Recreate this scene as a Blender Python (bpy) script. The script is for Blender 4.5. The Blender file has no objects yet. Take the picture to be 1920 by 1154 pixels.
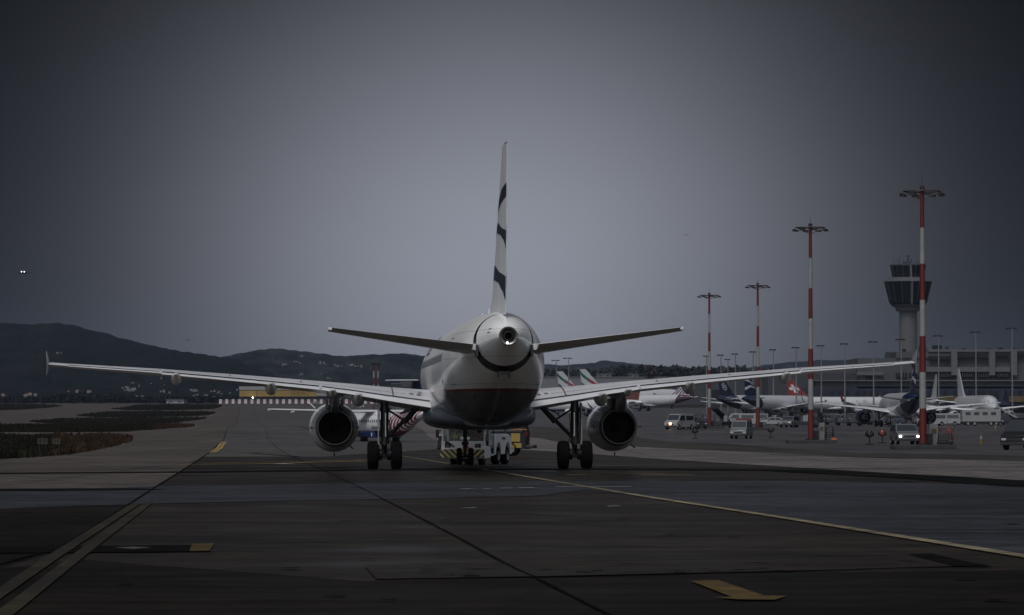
import bpy, bmesh, math, random
from mathutils import Vector, Matrix
random.seed(7)
R = math.radians
sc = bpy.context.scene
COL = sc.collection

# ------------------------------------------------------------ camera
H = 1.89          # eye height over the pavement
F = 7050.0        # focal length in pixels of the 1920 px wide photograph
YH = 791.0        # row of eye level in the photograph
cam_d = bpy.data.cameras.new('camera'); cam = bpy.data.objects.new('camera', cam_d); COL.objects.link(cam)
cam.location = (0, 0, H)
cam.rotation_euler = (R(90) + math.atan((YH - 577) / F), 0, 0)
cam_d.lens = F / 1920 * 36; cam_d.sensor_width = 36
cam_d.clip_start = 0.5; cam_d.clip_end = 30000
sc.camera = cam
sc.view_settings.view_transform = 'Standard'; sc.view_settings.look = 'None'
sc.view_settings.exposure = 0.0; sc.view_settings.gamma = 1.0
sc.cycles.max_bounces = 6; sc.cycles.volume_bounces = 0
sc.cycles.volume_step_rate = 4

# ------------------------------------------------------------ light
SUN_EL, SUN_AZ = 57.0, 198.0      # azimuth clockwise from +Y (north): behind the camera, a little to the left
sun_d = bpy.data.lights.new('sun', 'SUN'); sun_d.energy = 1.4; sun_d.angle = R(18); sun_d.color = (1.0, 0.965, 0.925)
sun = bpy.data.objects.new('sun', sun_d); COL.objects.link(sun)
sd = Vector((math.sin(R(SUN_AZ)) * math.cos(R(SUN_EL)), math.cos(R(SUN_AZ)) * math.cos(R(SUN_EL)), math.sin(R(SUN_EL))))
sun.rotation_euler = sd.to_track_quat('Z', 'Y').to_euler()
sun.location = sd * 400

world = bpy.data.worlds.new('World'); sc.world = world; world.use_nodes = True
nt = world.node_tree; nt.nodes.clear()
def N(t, **k):
    n = nt.nodes.new(t)
    for a, b in k.items(): setattr(n, a, b)
    return n
def wm(op, a, b=None, clamp=False):
    n = N('ShaderNodeMath', operation=op, use_clamp=clamp)
    for i, v in enumerate((a, b)):
        if v is None: continue
        if isinstance(v, (int, float)): n.inputs[i].default_value = v
        else: nt.links.new(v, n.inputs[i])
    return n.outputs[0]
tc = N('ShaderNodeTexCoord'); sep = N('ShaderNodeSeparateXYZ'); nt.links.new(tc.outputs['Generated'], sep.inputs[0])
dx, dy, dz = sep.outputs
# sky shaped bright at the view centre and darker outward, imitating lens vignetting
cn = N('ShaderNodeTexNoise'); cn.inputs['Scale'].default_value = 5.0; cn.inputs['Detail'].default_value = 5
mp = N('ShaderNodeMapping'); mp.inputs['Scale'].default_value = (1, 1, 3.2)
nt.links.new(tc.outputs['Generated'], mp.inputs[0]); nt.links.new(mp.outputs[0], cn.inputs[0])
SKY_X, SKY_Z, SKY_SX, SKY_SZ = -0.004, 0.043, 0.079, 0.067
ex = wm('POWER', wm('DIVIDE', wm('ABSOLUTE', wm('SUBTRACT', dx, SKY_X)), SKY_SX), 2.0)
ez = wm('POWER', wm('DIVIDE', wm('ABSOLUTE', wm('SUBTRACT', dz, SKY_Z)), SKY_SZ), 2.0)
g = wm('EXPONENT', wm('MULTIPLY', wm('ADD', ex, ez), -1.0))
g = wm('MULTIPLY', g, wm('MULTIPLY', dy, 3.0, True))
g = wm('MULTIPLY', g, wm('ADD', wm('MULTIPLY', cn.outputs[0], 0.24), 0.88))
# added fill: sky made brighter overhead and behind, outside the view
up = wm('SUBTRACT', dz, wm('MULTIPLY', dy, 0.45))
amb = N('ShaderNodeMapRange'); amb.interpolation_type = 'SMOOTHSTEP'
amb.inputs['From Min'].default_value = -0.15; amb.inputs['From Max'].default_value = 0.75
nt.links.new(up, amb.inputs['Value'])
sky = N('ShaderNodeTexSky'); sky.sky_type = 'NISHITA'; sky.sun_disc = False
sky.sun_elevation = R(SUN_EL); sky.sun_rotation = R(SUN_AZ)
bw = N('ShaderNodeRGBToBW'); nt.links.new(sky.outputs[0], bw.inputs[0])
mixs = N('ShaderNodeMix', data_type='RGBA'); mixs.inputs[0].default_value = 0.72
nt.links.new(sky.outputs[0], mixs.inputs[6]); nt.links.new(bw.outputs[0], mixs.inputs[7])
sk = N('ShaderNodeVectorMath', operation='SCALE'); nt.links.new(mixs.outputs[2], sk.inputs[0]); nt.links.new(wm('MULTIPLY', amb.outputs[0], 2.0), sk.inputs['Scale'])
gl = N('ShaderNodeVectorMath', operation='SCALE'); gl.inputs[0].default_value = (4.4, 4.65, 5.45); nt.links.new(g, gl.inputs['Scale'])
fl = N('ShaderNodeVectorMath', operation='ADD'); fl.inputs[1].default_value = (0.03, 0.035, 0.045); nt.links.new(gl.outputs[0], fl.inputs[0])
ad = N('ShaderNodeVectorMath', operation='ADD'); nt.links.new(sk.outputs[0], ad.inputs[0]); nt.links.new(fl.outputs[0], ad.inputs[1])
bg = N('ShaderNodeBackground'); bg.inputs['Strength'].default_value = 0.06
nt.links.new(ad.outputs[0], bg.inputs['Color'])
wo = N('ShaderNodeOutputWorld'); nt.links.new(bg.outputs[0], wo.inputs[0])

# ------------------------------------------------------------ helpers
GT = [(-80,0),(325,0),(350,-.1),(400,-.25),(440,.0),(486,.7),(530,.95),(613,1.1),(700,1.29),(800,1.66),(900,2.27),(1000,3.02),
      (1200,4.44),(1600,7.79),(2000,11.5),(3000,18.9),(5000,31.7),(12000,75)]
def gz(D):
    for (a, za), (b, zb) in zip(GT, GT[1:]):
        if D <= b: return za + (zb - za) * (D - a) / (b - a)
    return GT[-1][1]
def at(x, y, D):                       # pixel of the photograph at a chosen distance
    return Vector(((x - 960) / F * D, D, H + (YH - y) / F * D))
def gnd(x, y):                         # pixel of the photograph on the ground
    lo, hi = 20.0, 5000.0
    for _ in range(50):
        m = (lo + hi) / 2
        if YH + F * (H - gz(m)) / m > y: lo = m
        else: hi = m
    return Vector(((x - 960) / F * lo, lo, gz(lo)))
def on(x, D):                          # column of the photograph, standing on the ground at distance D
    return Vector(((x - 960) / F * D, D, gz(D)))

MATS = {}
def mat(name, col, rough=0.6, metal=0.0, var=0.10, scale=3.0, spec=0.5, emit=None, bump=0.0, coat=0.0, alpha=None, detail=4):
    if name in MATS: return MATS[name]
    m = bpy.data.materials.new(name); m.use_nodes = True; t = m.node_tree
    p = t.nodes['Principled BSDF']
    p.inputs['Roughness'].default_value = rough; p.inputs['Metallic'].default_value = metal
    p.inputs['Specular IOR Level'].default_value = spec
    if coat: p.inputs['Coat Weight'].default_value = coat; p.inputs['Coat Roughness'].default_value = 0.12
    c = Vector(col)
    co = t.nodes.new('ShaderNodeTexCoord')
    n = t.nodes.new('ShaderNodeTexNoise'); n.inputs['Scale'].default_value = scale; n.inputs['Detail'].default_value = detail
    t.links.new(co.outputs['Object'], n.inputs[0])
    mr = t.nodes.new('ShaderNodeMapRange'); mr.inputs['From Min'].default_value = .3; mr.inputs['From Max'].default_value = .7
    t.links.new(n.outputs[0], mr.inputs['Value'])
    mx = t.nodes.new('ShaderNodeMix'); mx.data_type = 'RGBA'
    mx.inputs[6].default_value = (*[max(0, x * (1 - var)) for x in c], 1); mx.inputs[7].default_value = (*[min(1, x * (1 + var)) for x in c], 1)
    t.links.new(mr.outputs[0], mx.inputs[0]); t.links.new(mx.outputs[2], p.inputs['Base Color'])
    if bump:
        b = t.nodes.new('ShaderNodeBump'); b.inputs['Strength'].default_value = bump; t.links.new(n.outputs[0], b.inputs['Height']); t.links.new(b.outputs[0], p.inputs['Normal'])
    if emit:
        p.inputs['Emission Color'].default_value = (*emit[:3], 1); p.inputs['Emission Strength'].default_value = emit[3]
    if alpha is not None: p.inputs['Alpha'].default_value = alpha
    MATS[name] = m
    return m

class MB:
    def __init__(s): s.v = []; s.f = []
    def add(s, vs, fs):
        o = len(s.v); s.v += [tuple(v) for v in vs]; s.f += [tuple(i + o for i in f) for f in fs]; return s
    def box(s, c, d, rz=0, taper=(1, 1)):
        x, y, z = d[0] / 2, d[1] / 2, d[2] / 2
        vs = []
        for zz, (tx, ty) in ((-z, (1, 1)), (z, taper)):
            for sx, sy in ((-1, -1), (1, -1), (1, 1), (-1, 1)): vs.append(Vector((sx * x * tx, sy * y * ty, zz)))
        m = Matrix.Rotation(rz, 3, 'Z')
        vs = [m @ v + Vector(c) for v in vs]
        return s.add(vs, [(3, 2, 1, 0), (4, 5, 6, 7), (0, 1, 5, 4), (1, 2, 6, 5), (2, 3, 7, 6), (3, 0, 4, 7)])
    def loft(s, rings, cap=True, closed=True):
        n = len(rings[0]); vs = [p for r in rings for p in r]; fs = []
        for i in range(len(rings) - 1):
            for j in range(n if closed else n - 1):
                k = (j + 1) % n
                fs.append((i * n + j, i * n + k, (i + 1) * n + k, (i + 1) * n + j))
        if cap: fs.append(tuple(range(n))[::-1]); fs.append(tuple((len(rings) - 1) * n + j for j in range(n)))
        return s.add(vs, fs)
    def cyl(s, a, b, r0, r1=None, n=12, cap=True):
        a = Vector(a); b = Vector(b); r1 = r0 if r1 is None else r1
        q = (b - a).to_track_quat('Z', 'Y')
        def ring(c, r): return [c + q @ Vector((r * math.cos(2 * math.pi * k / n), r * math.sin(2 * math.pi * k / n), 0)) for k in range(n)]
        return s.loft([ring(a, r0), ring(b, r1)], cap)
    def tube(s, pts, r, n=8):
        for a, b in zip(pts, pts[1:]): s.cyl(a, b, r, r, n)
        return s
    def rev(s, prof, c, axis='Y', n=32, cap=False):        # prof: (along, radius)
        rings = []
        for (t, r) in prof:
            ring = []
            for k in range(n):
                a = 2 * math.pi * k / n; u, w = r * math.cos(a), r * math.sin(a)
                p = {'Y': (u, t, w), 'X': (t, u, w), 'Z': (u, w, t)}[axis]
                ring.append(Vector(c) + Vector(p))
            rings.append(ring)
        return s.loft(rings, cap)
    def prism(s, pts, y0, y1, axis='Y'):                   # pts in (x,z) pushed along axis
        def P(p, t): return {'Y': (p[0], t, p[1]), 'X': (t, p[0], p[1]), 'Z': (p[0], p[1], t)}[axis]
        return s.loft([[P(p, y0) for p in pts], [P(p, y1) for p in pts]])
    def ball(s, c, r, n=12, sz=(1, 1, 1)):
        rings = []
        m = n // 2
        for i in range(m + 1):
            a = -math.pi / 2 + math.pi * i / m; rr = max(.001, math.cos(a))
            rings.append([Vector(c) + Vector((r * sz[0] * rr * math.cos(2 * math.pi * k / n), r * sz[1] * rr * math.sin(2 * math.pi * k / n), r * sz[2] * math.sin(a))) for k in range(n)])
        return s.loft(rings)
    def build(s, name, m, parent=None, angle=35, bevel=0, loc=None, rz=None):
        me = bpy.data.meshes.new(name); me.from_pydata(s.v, [], s.f)
        bm = bmesh.new(); bm.from_mesh(me); bmesh.ops.recalc_face_normals(bm, faces=bm.faces); bm.to_mesh(me); bm.free()
        if angle:
            me.polygons.foreach_set('use_smooth', [True] * len(me.polygons)); me.set_sharp_from_angle(angle=R(angle))
        me.materials.append(m)
        o = bpy.data.objects.new(name, me); COL.objects.link(o)
        if parent: o.parent = parent
        if loc is not None: o.location = loc
        if rz is not None: o.rotation_euler.z = rz
        if bevel:
            b = o.modifiers.new('bevel', 'BEVEL'); b.width = bevel; b.segments = 2; b.limit_method = 'ANGLE'; b.angle_limit = R(40)
        return o
def tag(o, label=None, cat=None, group=None, kind=None):
    if label: o['label'] = label
    if cat: o['category'] = cat
    if group: o['group'] = group
    if kind: o['kind'] = kind
    return o
def thing(name, loc, label, cat, rz=0, group=None, scale=1):
    o = bpy.data.objects.new(name, None); COL.objects.link(o); o.location = loc; o.rotation_euler.z = rz
    o.scale = (scale,) * 3; o.empty_display_size = .5
    return tag(o, label, cat, group)
def kids(o): return [c for c in COL.objects if c.parent is o]
def dup(o, loc=None, rz=None, label=None, parent=None, scale=None):
    c = o.copy(); COL.objects.link(c)
    if parent is not None: c.parent = parent
    if loc is not None: c.location = loc
    if rz is not None: c.rotation_euler.z = rz
    if scale is not None: c.scale = (scale,) * 3
    if label: c['label'] = label
    for ch in kids(o): dup(ch, parent=c)
    return c
def words(txt, size, name, m, parent, M4, ext=0.004, align='CENTER', sx=1):
    cu = bpy.data.curves.new(name, 'FONT'); cu.body = txt; cu.size = size; cu.extrude = ext; cu.align_x = align; cu.align_y = 'CENTER'
    t = bpy.data.objects.new('tmp', cu); COL.objects.link(t)
    me = bpy.data.meshes.new_from_object(t.evaluated_get(bpy.context.evaluated_depsgraph_get()))
    bpy.data.objects.remove(t)
    me.transform(Matrix.Diagonal((sx, 1, 1, 1))); me.transform(M4); me.materials.clear(); me.materials.append(m)
    o = bpy.data.objects.new(name, me); COL.objects.link(o); o.parent = parent
    return o
def frame(o, x, y):                       # matrix: text x axis -> x, text up -> y, origin o
    x = Vector(x).normalized(); y = Vector(y).normalized(); z = x.cross(y)
    m = Matrix((x, y, z)).transposed().to_4x4(); m.translation = Vector(o); return m

# ------------------------------------------------------------ ground
def pave(name, c0, c1, rough, spec=0.4, joints=False, sc1=.05, sc2=1.4):
    m = bpy.data.materials.new(name); m.use_nodes = True; t = m.node_tree; L = t.links.new
    p = t.nodes['Principled BSDF']; p.inputs['Specular IOR Level'].default_value = spec
    co = t.nodes.new('ShaderNodeTexCoord')
    def noise(s, d=6, dis=0):
        n = t.nodes.new('ShaderNodeTexNoise'); n.inputs['Scale'].default_value = s; n.inputs['Detail'].default_value = d; n.inputs['Distortion'].default_value = dis
        L(co.outputs['Object'], n.inputs[0]); return n.outputs[0]
    def mr(x, a, b, lo=0, hi=1):
        n = t.nodes.new('ShaderNodeMapRange'); n.inputs[1].default_value = a; n.inputs[2].default_value = b; n.inputs[3].default_value = lo; n.inputs[4].default_value = hi
        L(x, n.inputs[0]); return n.outputs[0]
    def mix(f, a, b, mode='MIX'):
        n = t.nodes.new('ShaderNodeMix'); n.data_type = 'RGBA'; n.blend_type = mode
        for i, v in ((0, f), (6, a), (7, b)):
            if hasattr(v, 'is_linked'): L(v, n.inputs[i])
            elif i == 0: n.inputs[0].default_value = v
            else: n.inputs[i].default_value = (*v, 1)
        return n.outputs[2]
    c = mix(mr(noise(sc1, 5, .6), .35, .65), c0, c1)
    f = mr(noise(sc2, 7), .3, .7)
    c = mix(mix(f, (.68,) * 3, (1.3,) * 3), c, c, 'MIX') if False else mix(1.0, c, mix(f, (.52,) * 3, (1.48,) * 3), 'MULTIPLY')
    st = mr(noise(.22, 8, 1.2), .50, .72)                                    # oil and rubber stains
    c = mix(st, c, tuple(x * .55 for x in c0))
    sp = mr(noise(9, 2), .66, .74)                                          # chips and patches of bare stone
    c = mix(sp, c, tuple(x * 1.9 for x in c1))
    smp = t.nodes.new('ShaderNodeMapping'); smp.inputs['Scale'].default_value = (.06, 1.0, 1.0); L(co.outputs['Object'], smp.inputs[0])
    sn = t.nodes.new('ShaderNodeTexNoise'); sn.inputs['Scale'].default_value = 1.1; sn.inputs['Detail'].default_value = 7; sn.inputs['Roughness'].default_value = .7; L(smp.outputs[0], sn.inputs[0])
    c = mix(1.0, c, mix(mr(sn.outputs[0], .32, .68), (.5,) * 3, (1.5,) * 3), 'MULTIPLY')   # sweeping and rubber streaks along the taxi direction
    if joints:
        b = t.nodes.new('ShaderNodeTexBrick'); b.offset = 0; b.inputs['Scale'].default_value = 1; b.inputs['Brick Width'].default_value = 7.5; b.inputs['Row Height'].default_value = 7.5
        b.inputs['Mortar Size'].default_value = .06; b.inputs['Color1'].default_value = (1, 1, 1, 1); b.inputs['Color2'].default_value = (.88, .88, .9, 1); b.inputs['Mortar'].default_value = (.35, .35, .35, 1)
        L(co.outputs['Object'], b.inputs[0]); c = mix(1.0, c, b.outputs[0], 'MULTIPLY')
    L(c, p.inputs['Base Color'])
    L(mr(noise(.35, 6), .3, .7, rough - .1, rough + .12), p.inputs['Roughness'])
    bp = t.nodes.new('ShaderNodeBump'); bp.inputs['Strength'].default_value = .35; bp.inputs['Distance'].default_value = .02; L(noise(30, 3), bp.inputs['Height']); L(bp.outputs[0], p.inputs['Normal'])
    MATS[name] = m
    return m
M_asph = pave('brown_asphalt', (.0130, .0095, .0064), (.0245, .0183, .0128), .38, .20)
M_blue = pave('bluish_asphalt', (.019, .020, .0245), (.037, .039, .046), .38, .36)
M_conc = pave('concrete', (.062, .050, .043), (.096, .080, .070), .42, .3, True)
M_apron = pave('apron_concrete', (.052, .049, .051), (.084, .080, .083), .40, .32, True)
M_conc2 = pave('pale_concrete', (.108, .094, .087), (.160, .142, .133), .42, .35, True)
M_grey = pave('grey_asphalt', (.050, .0465, .044), (.076, .071, .068), .48, .4)
M_fore = pave('vignette_asphalt', (.0058, .0043, .0029), (.0118, .0088, .0062), .45, .08)  # asphalt colour darkened to imitate lens vignetting over the near ground
M_band = pave('dark_asphalt_band', (.024, .021, .0175), (.040, .036, .030), .5, .35)
M_patch = pave('patched_asphalt', (.0145, .0107, .0074), (.0275, .0208, .0148), .42, .2, sc2=3)
M_tar = pave('tar', (.003, .003, .003), (.006, .006, .006), .9, .05)
M_yelb = pave('yellow_paint', (.22, .15, .05), (.36, .26, .10), .6, .3, sc2=3)
M_yel = pave('worn_yellow_paint', (.042, .027, .006), (.080, .052, .012), .6, .3, sc2=3)
M_yeld = pave('faded_yellow_paint', (.013, .0095, .0040), (.026, .0195, .0088), .6, .3, sc2=3)
M_pale = pave('pale_line_paint', (.13, .105, .065), (.22, .185, .125), .6, .3, sc2=3)
M_whp = pave('white_paint', (.45, .45, .45), (.65, .65, .65), .6, .3, sc2=3)

b = MB()
ys = [t[0] for t in GT]
rows = [[Vector((x, y, z)) for x in (-(500 + max(y, 0) * 1.0), 500 + max(y, 0) * 1.0)] for y, z in GT]
b.loft(rows, cap=False, closed=False)
tag(b.build('ground', M_asph, angle=0), kind='structure')

def sheet(name, P, m, dz, label=None, kind='structure', cat=None):       # polygon laid on the ground, cut where the slope changes
    bm = bmesh.new()
    vs = [bm.verts.new((p[0], p[1], 0)) for p in P]
    es = [bm.edges.new((vs[i], vs[(i + 1) % len(vs)])) for i in range(len(vs))]
    bmesh.ops.triangle_fill(bm, use_beauty=True, edges=es)
    for y, _ in GT:
        bmesh.ops.bisect_plane(bm, geom=bm.verts[:] + bm.edges[:] + bm.faces[:], plane_co=(0, y, 0), plane_no=(0, 1, 0), dist=1e-5)
    for v in bm.verts: v.co.z = gz(v.co.y) + dz
    for f in bm.faces:
        if f.normal.z < 0: f.normal_flip()
    me = bpy.data.meshes.new(name); bm.to_mesh(me); bm.free()
    for pl in me.polygons: pass
    me.materials.append(m)
    o = bpy.data.objects.new(name, me); COL.objects.link(o)
    tag(o, label, cat, kind=kind); return o
def area(name, px, m, dz): return sheet(name, [gnd(*p) for p in px], m, dz)
def line(name, px, w, m, dz, wend=None):
    P = [gnd(*p).xy for p in px]
    Q = [P[0]]
    for a, c in zip(P, P[1:]):
        n = 6
        for i in range(1, n + 1): Q.append(a.lerp(c, i / n))
    L_, R_ = [], []
    for i, p in enumerate(Q):
        d = (Q[min(i + 1, len(Q) - 1)] - Q[max(i - 1, 0)]).normalized(); nrm = Vector((-d.y, d.x))
        ww = w if wend is None else w + (wend - w) * i / (len(Q) - 1)
        L_.append(p + nrm * ww / 2); R_.append(p - nrm * ww / 2)
    return sheet(name, L_ + R_[::-1], m, dz)

LX = [(-60,917),(291,915),(351,877),(399,845),(419,826),(430,801),(441,798),(446,778),(450,758)]
area('concrete_taxiway', LX + [(300,757),(-60,757)], M_conc, .006)
area('far_taxiway', [(450,758),(446,778),(441,798),(430,801),(419,826),(399,845),(380,857),(600,857),(820,842),(1010,824),(1010,758)], M_grey, .004)
area('light_concrete_patch', [(760,790),(905,792),(905,800),(890,834),(800,816)], M_conc2, .010)
area('apron', [(905,765),(905,796),(1012,801),(1200,821),(1333,831),(1440,840),(1602,849),(2000,857),(2000,765)], M_apron, .012)
area('dark_asphalt_band', [(880,796),(1012,801),(1200,821),(1333,831),(1440,840),(1602,849),(2000,857),(2000,868),(1602,858),(1440,850),(1200,839),(1012,822),(880,808)], M_band, .008)
area('light_apron_band', [(880,808),(1012,822),(1200,839),(1440,850),(1602,858),(2000,868),(2000,906),(1602,884),(1440,874),(1272,864),(1109,852),(1012,846),(880,838)], M_conc2, .014)
area('bluish_asphalt_band', [(-60,923),(300,912),(660,907),(1000,903),(1500,903),(2000,912),(2000,1057),(1640,1000),(1440,968),(1220,934),(1100,919),(1000,931),(800,935),(480,941),(250,946),(-60,957)], M_blue, .010)
area('foreground_vignette', [(-60,958),(250,947),(120,1030),(0,1066),(-60,1080)], M_fore, .004)
area('foreground_vignette', [(-200,1150),(0,1066),(160,1050),(685,1090),(1000,1084),(1480,1075),(2200,1065),(2600,1400),(-800,1400)], M_fore, .0042)  # darkened sheet, vignetting painted into the near pavement
line('slot_drain', [(-60,921),(286,918)], 2.6, M_tar, .018)
line('seam_contact_shade', [(-60,889),(350,886),(700,881.6),(1100,880.6),(1480,882.5),(1764,898),(1980,914)], 2.6, M_tar, .018)  # ground seam, coloured near black to double as the contact shadow
line('concrete_edge_joint', [(0,1060),(120,1026),(250,942),(291,915),(351,877),(399,845),(419,826),(430,801),(441,798),(450,760)], .07, M_tar, .020)
line('diagonal_joint', [(472,762),(496,802),(520,841),(553,859),(610,884),(667,911),(765,960),(859,1009),(968,1069),(1000,1083),(1141,1154),(1200,1190)], .04, M_tar, .020)
line('yellow_guide_line', [(735,853),(800,863.5),(836,869.5),(895,879),(1000,897),(1220,934),(1440,968),(1640,1000),(1940,1048)], .14, M_pale, .022, .30)
line('edge_marking', [(-30,1136),(109,1041),(256,946)], .20, M_yeld, .022)
line('edge_marking', [(0,1162),(152,1041),(280,944)], .20, M_yeld, .022)
line('edge_marking', [(396,849),(408,841),(419,829)], .2, M_yelb, .022)
line('edge_marking', [(403,849),(415,841),(425,829)], .2, M_yelb, .022)
line('cross_marking', [(324,872),(480,871),(690,865.6)], .55, M_yelb, .024)
line('cross_marking', [(380,869.5),(540,867),(690,863.6)], .4, M_yelb, .024)
line('cross_marking', [(520,882-11.5),(545,871)], .6, M_whp, .026)
area('slot_cover', [(-30,1027),(361,1024),(356,1036),(-30,1039)], M_tar, .018)
area('slot_cover_mark', [(215,1029),(250,1027.5),(285,1029),(250,1032)], M_grey, .022)
area('yellow_block_marking', [(361,1022),(402,1021),(394,1035),(356,1036)], M_yel, .022)
area('yellow_bent_marking', [(1295,1092.5),(1347,1091),(1433,1120),(1475,1120),(1452,1128),(1381,1127),(1337,1123),(1370,1122)], M_yel, .022)
line('repair_seam', [(685,1063),(1000,1057),(1480,1048),(1732,1041)], .09, M_tar, .020)
line('repair_seam', [(706,1088),(1000,1083.5),(1480,1073),(1858,1065)], .09, M_tar, .020)
area('repair_seam', [(1700,1042),(1745,1040),(1800,1053),(1860,1064),(1790,1064)], M_tar, .020)
area('repair_patch', [(685,1064),(1000,1058),(1480,1049),(1720,1043),(1790,1063),(1480,1072),(1000,1083),(706,1087)], M_patch, .014)
line('thin_yellow_seam', [(480,1019),(1000,1010),(1480,1001),(1700,998)], .07, M_yeld, .018)
line('thin_pale_seam', [(1640,999),(1800,999),(1960,999)], .09, M_pale, .024)
for i, (x0, x1, y) in enumerate([(864,887,918.5),(910,916,918),(938,960,917),(975,984,916.5),(990,998,916.3),(1040,1184,914.5),(868,893,954.5),(1139,1162,951)]):
    line('paint_dash', [(x0, y), (x1, y - .3)], .22 if y < 930 else .14, M_whp, .026)
for x0, x1, y in [(1040,1075,889),(1084,1160,889.3),(1110,1120,891.5),(1165,1250,890),(1200,1300,891.8),(1060,1100,891.5)]:
    line('yellow_dash', [(x0, y), (x1, y)], .35, M_yelb, .026)
line('far_pale_line', [(640,829),(830,828.6)], 1.2, M_pale, .024)
line('far_yellow_line', [(1330,835),(1460,839)], .9, M_yeld, .024)
line('far_yellow_line', [(560,800),(590,812)], .35, M_yeld, .024)
line('far_yellow_line', [(560,857),(470,850)], .35, M_yeld, .024)
line('far_yellow_line', [(1440,853),(1700,861)], .5, M_yeld, .026)
# rubber streaks and cracks
rs = random.Random(3)
for i in range(46):
    x = rs.uniform(-20, 1900); y = rs.choice([rs.uniform(895, 1000), rs.uniform(840, 900)]); ln = rs.uniform(30, 260)
    line('rubber_streak', [(x, y), (x + ln / 2, y + rs.uniform(-.6, .6)), (x + ln, y + rs.uniform(-.8, .8))], rs.uniform(.02, .10) * (1 + (1000 - y) / 70), M_band if rs.random() < .5 else M_tar, .016 + i * .0001)
for i in range(24):
    x = rs.uniform(760, 1780); y = 1057 - (x - 1000) * .019 + rs.uniform(4, 24); ln = rs.uniform(14, 60)
    line('crack', [(x, y), (x + ln * .3, y - rs.uniform(0, 2)), (x + ln * .6, y + rs.uniform(-1.5, 1.5)), (x + ln, y + rs.uniform(-2, 2))], rs.uniform(.03, .12), M_tar, .0165 + i * .0001, .02)
for i in range(26):
    x = rs.uniform(0, 1900); y = rs.uniform(940, 1140)
    p = gnd(x, y); r = rs.uniform(.05, .16)
    sheet('tar_spot', [(p.x + r * rs.uniform(.6, 1.4) * math.cos(a), p.y + r * 1.2 * rs.uniform(.5, 1.3) * math.sin(a)) for a in [k * 2 * math.pi / 9 for k in range(9)]], M_tar, .024)

# ------------------------------------------------------------ hills
def interp(T, x):
    if x <= T[0][0]: return T[0][1]
    for (a, ya), (c, yc) in zip(T, T[1:]):
        if x <= c:
            t = (x - a) / (c - a); t = t * t * (3 - 2 * t) * .5 + t * .5
            return ya + (yc - ya) * t
    return T[-1][1]
from mathutils import noise as mn
def foliage_hill(name, T, D0, D1, m, nx, ny, rough, back=1.25):
    x0, x1 = T[0][0], T[-1][0]; rows = []
    for j in range(ny + 1):
        t = j / ny; D = D0 + (D1 - D0) * t; row = []
        for i in range(nx + 1):
            x = x0 + (x1 - x0) * i / nx
            top = H + (YH - interp(T, x)) / F * D1
            base = gz(D0) - 2
            prof = (t ** 1.25)
            z = base + (top - base) * prof
            X = (x - 960) / F * D
            env = math.sin(math.pi * min(1, t * 1.02)) if t < .98 else 0
            z += env * (top - base) * .16 * mn.fractal(Vector((X / 500, D / 900, 3)), 1, 2, 4)
            z += rough * mn.fractal(Vector((X / 14, D / 60, 7)), .8, 2, 4) * (0.8 if t < .9 else .30)
            row.append(Vector((X, D, z)))
        rows.append(row)
    last = rows[-1]
    rows.append([Vector((p.x * back, p.y * back, base)) for p in last])
    b = MB(); b.loft(rows, cap=False, closed=False)
    return tag(b.build(name, m, angle=180), kind='structure')
def wood_mat(name, a, c, scale):
    m = bpy.data.materials.new(name); m.use_nodes = True; t = m.node_tree; L = t.links.new; p = t.nodes['Principled BSDF']
    p.inputs['Roughness'].default_value = 1; p.inputs['Specular IOR Level'].default_value = .05
    co = t.nodes.new('ShaderNodeTexCoord')
    mp = t.nodes.new('ShaderNodeMapping'); mp.inputs['Scale'].default_value = (1, .35, 1); L(co.outputs['Object'], mp.inputs[0])
    n = t.nodes.new('ShaderNodeTexNoise'); n.inputs['Scale'].default_value = scale; n.inputs['Detail'].default_value = 9; n.inputs['Roughness'].default_value = .72; L(mp.outputs[0], n.inputs[0])
    r = t.nodes.new('ShaderNodeValToRGB'); r.color_ramp.elements[0].position = .42; r.color_ramp.elements[1].position = .64
    r.color_ramp.elements[0].color = (*a, 1); r.color_ramp.elements[1].color = (*c, 1); L(n.outputs[0], r.inputs[0]); L(r.outputs[0], p.inputs['Base Color'])
    MATS[name] = m; return m
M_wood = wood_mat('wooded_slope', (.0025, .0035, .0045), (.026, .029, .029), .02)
HL = [(-700,640),(-300,600),(0,606),(60,608.5),(90,607),(110,605.5),(130,608),(165,618),(200,626),(250,640),(300,652),(350,660),(400,667.5),(440,674),(480,690),(560,720),(640,745)]
HM = [(330,745),(380,690),(410,670.5),(425,668),(450,662),(490,656),(520,654.5),(560,658),(600,663),(640,668),(660,667),(720,664.5),(760,664),(800,668),(860,676),(930,684),(1000,690)]
HR = [(940,700),(980,688),(1020,683),(1060,684),(1090,683.5),(1110,680.5),(1135,676),(1160,678.5),(1190,682),(1225,687),(1300,693),(1380,692),(1440,684),(1480,679),(1560,675),(1640,676),(1720,684),(1800,690),(2100,694)]
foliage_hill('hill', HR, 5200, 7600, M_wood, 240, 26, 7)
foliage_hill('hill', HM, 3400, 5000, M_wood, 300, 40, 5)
foliage_hill('hill', HL, 2900, 4200, wood_mat('vignette_wooded_slope', (.0008, .0011, .0014), (.0085, .0095, .0095), .024), 340, 40, 5)  # left slope painted darker than the others to imitate lens vignetting

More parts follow.
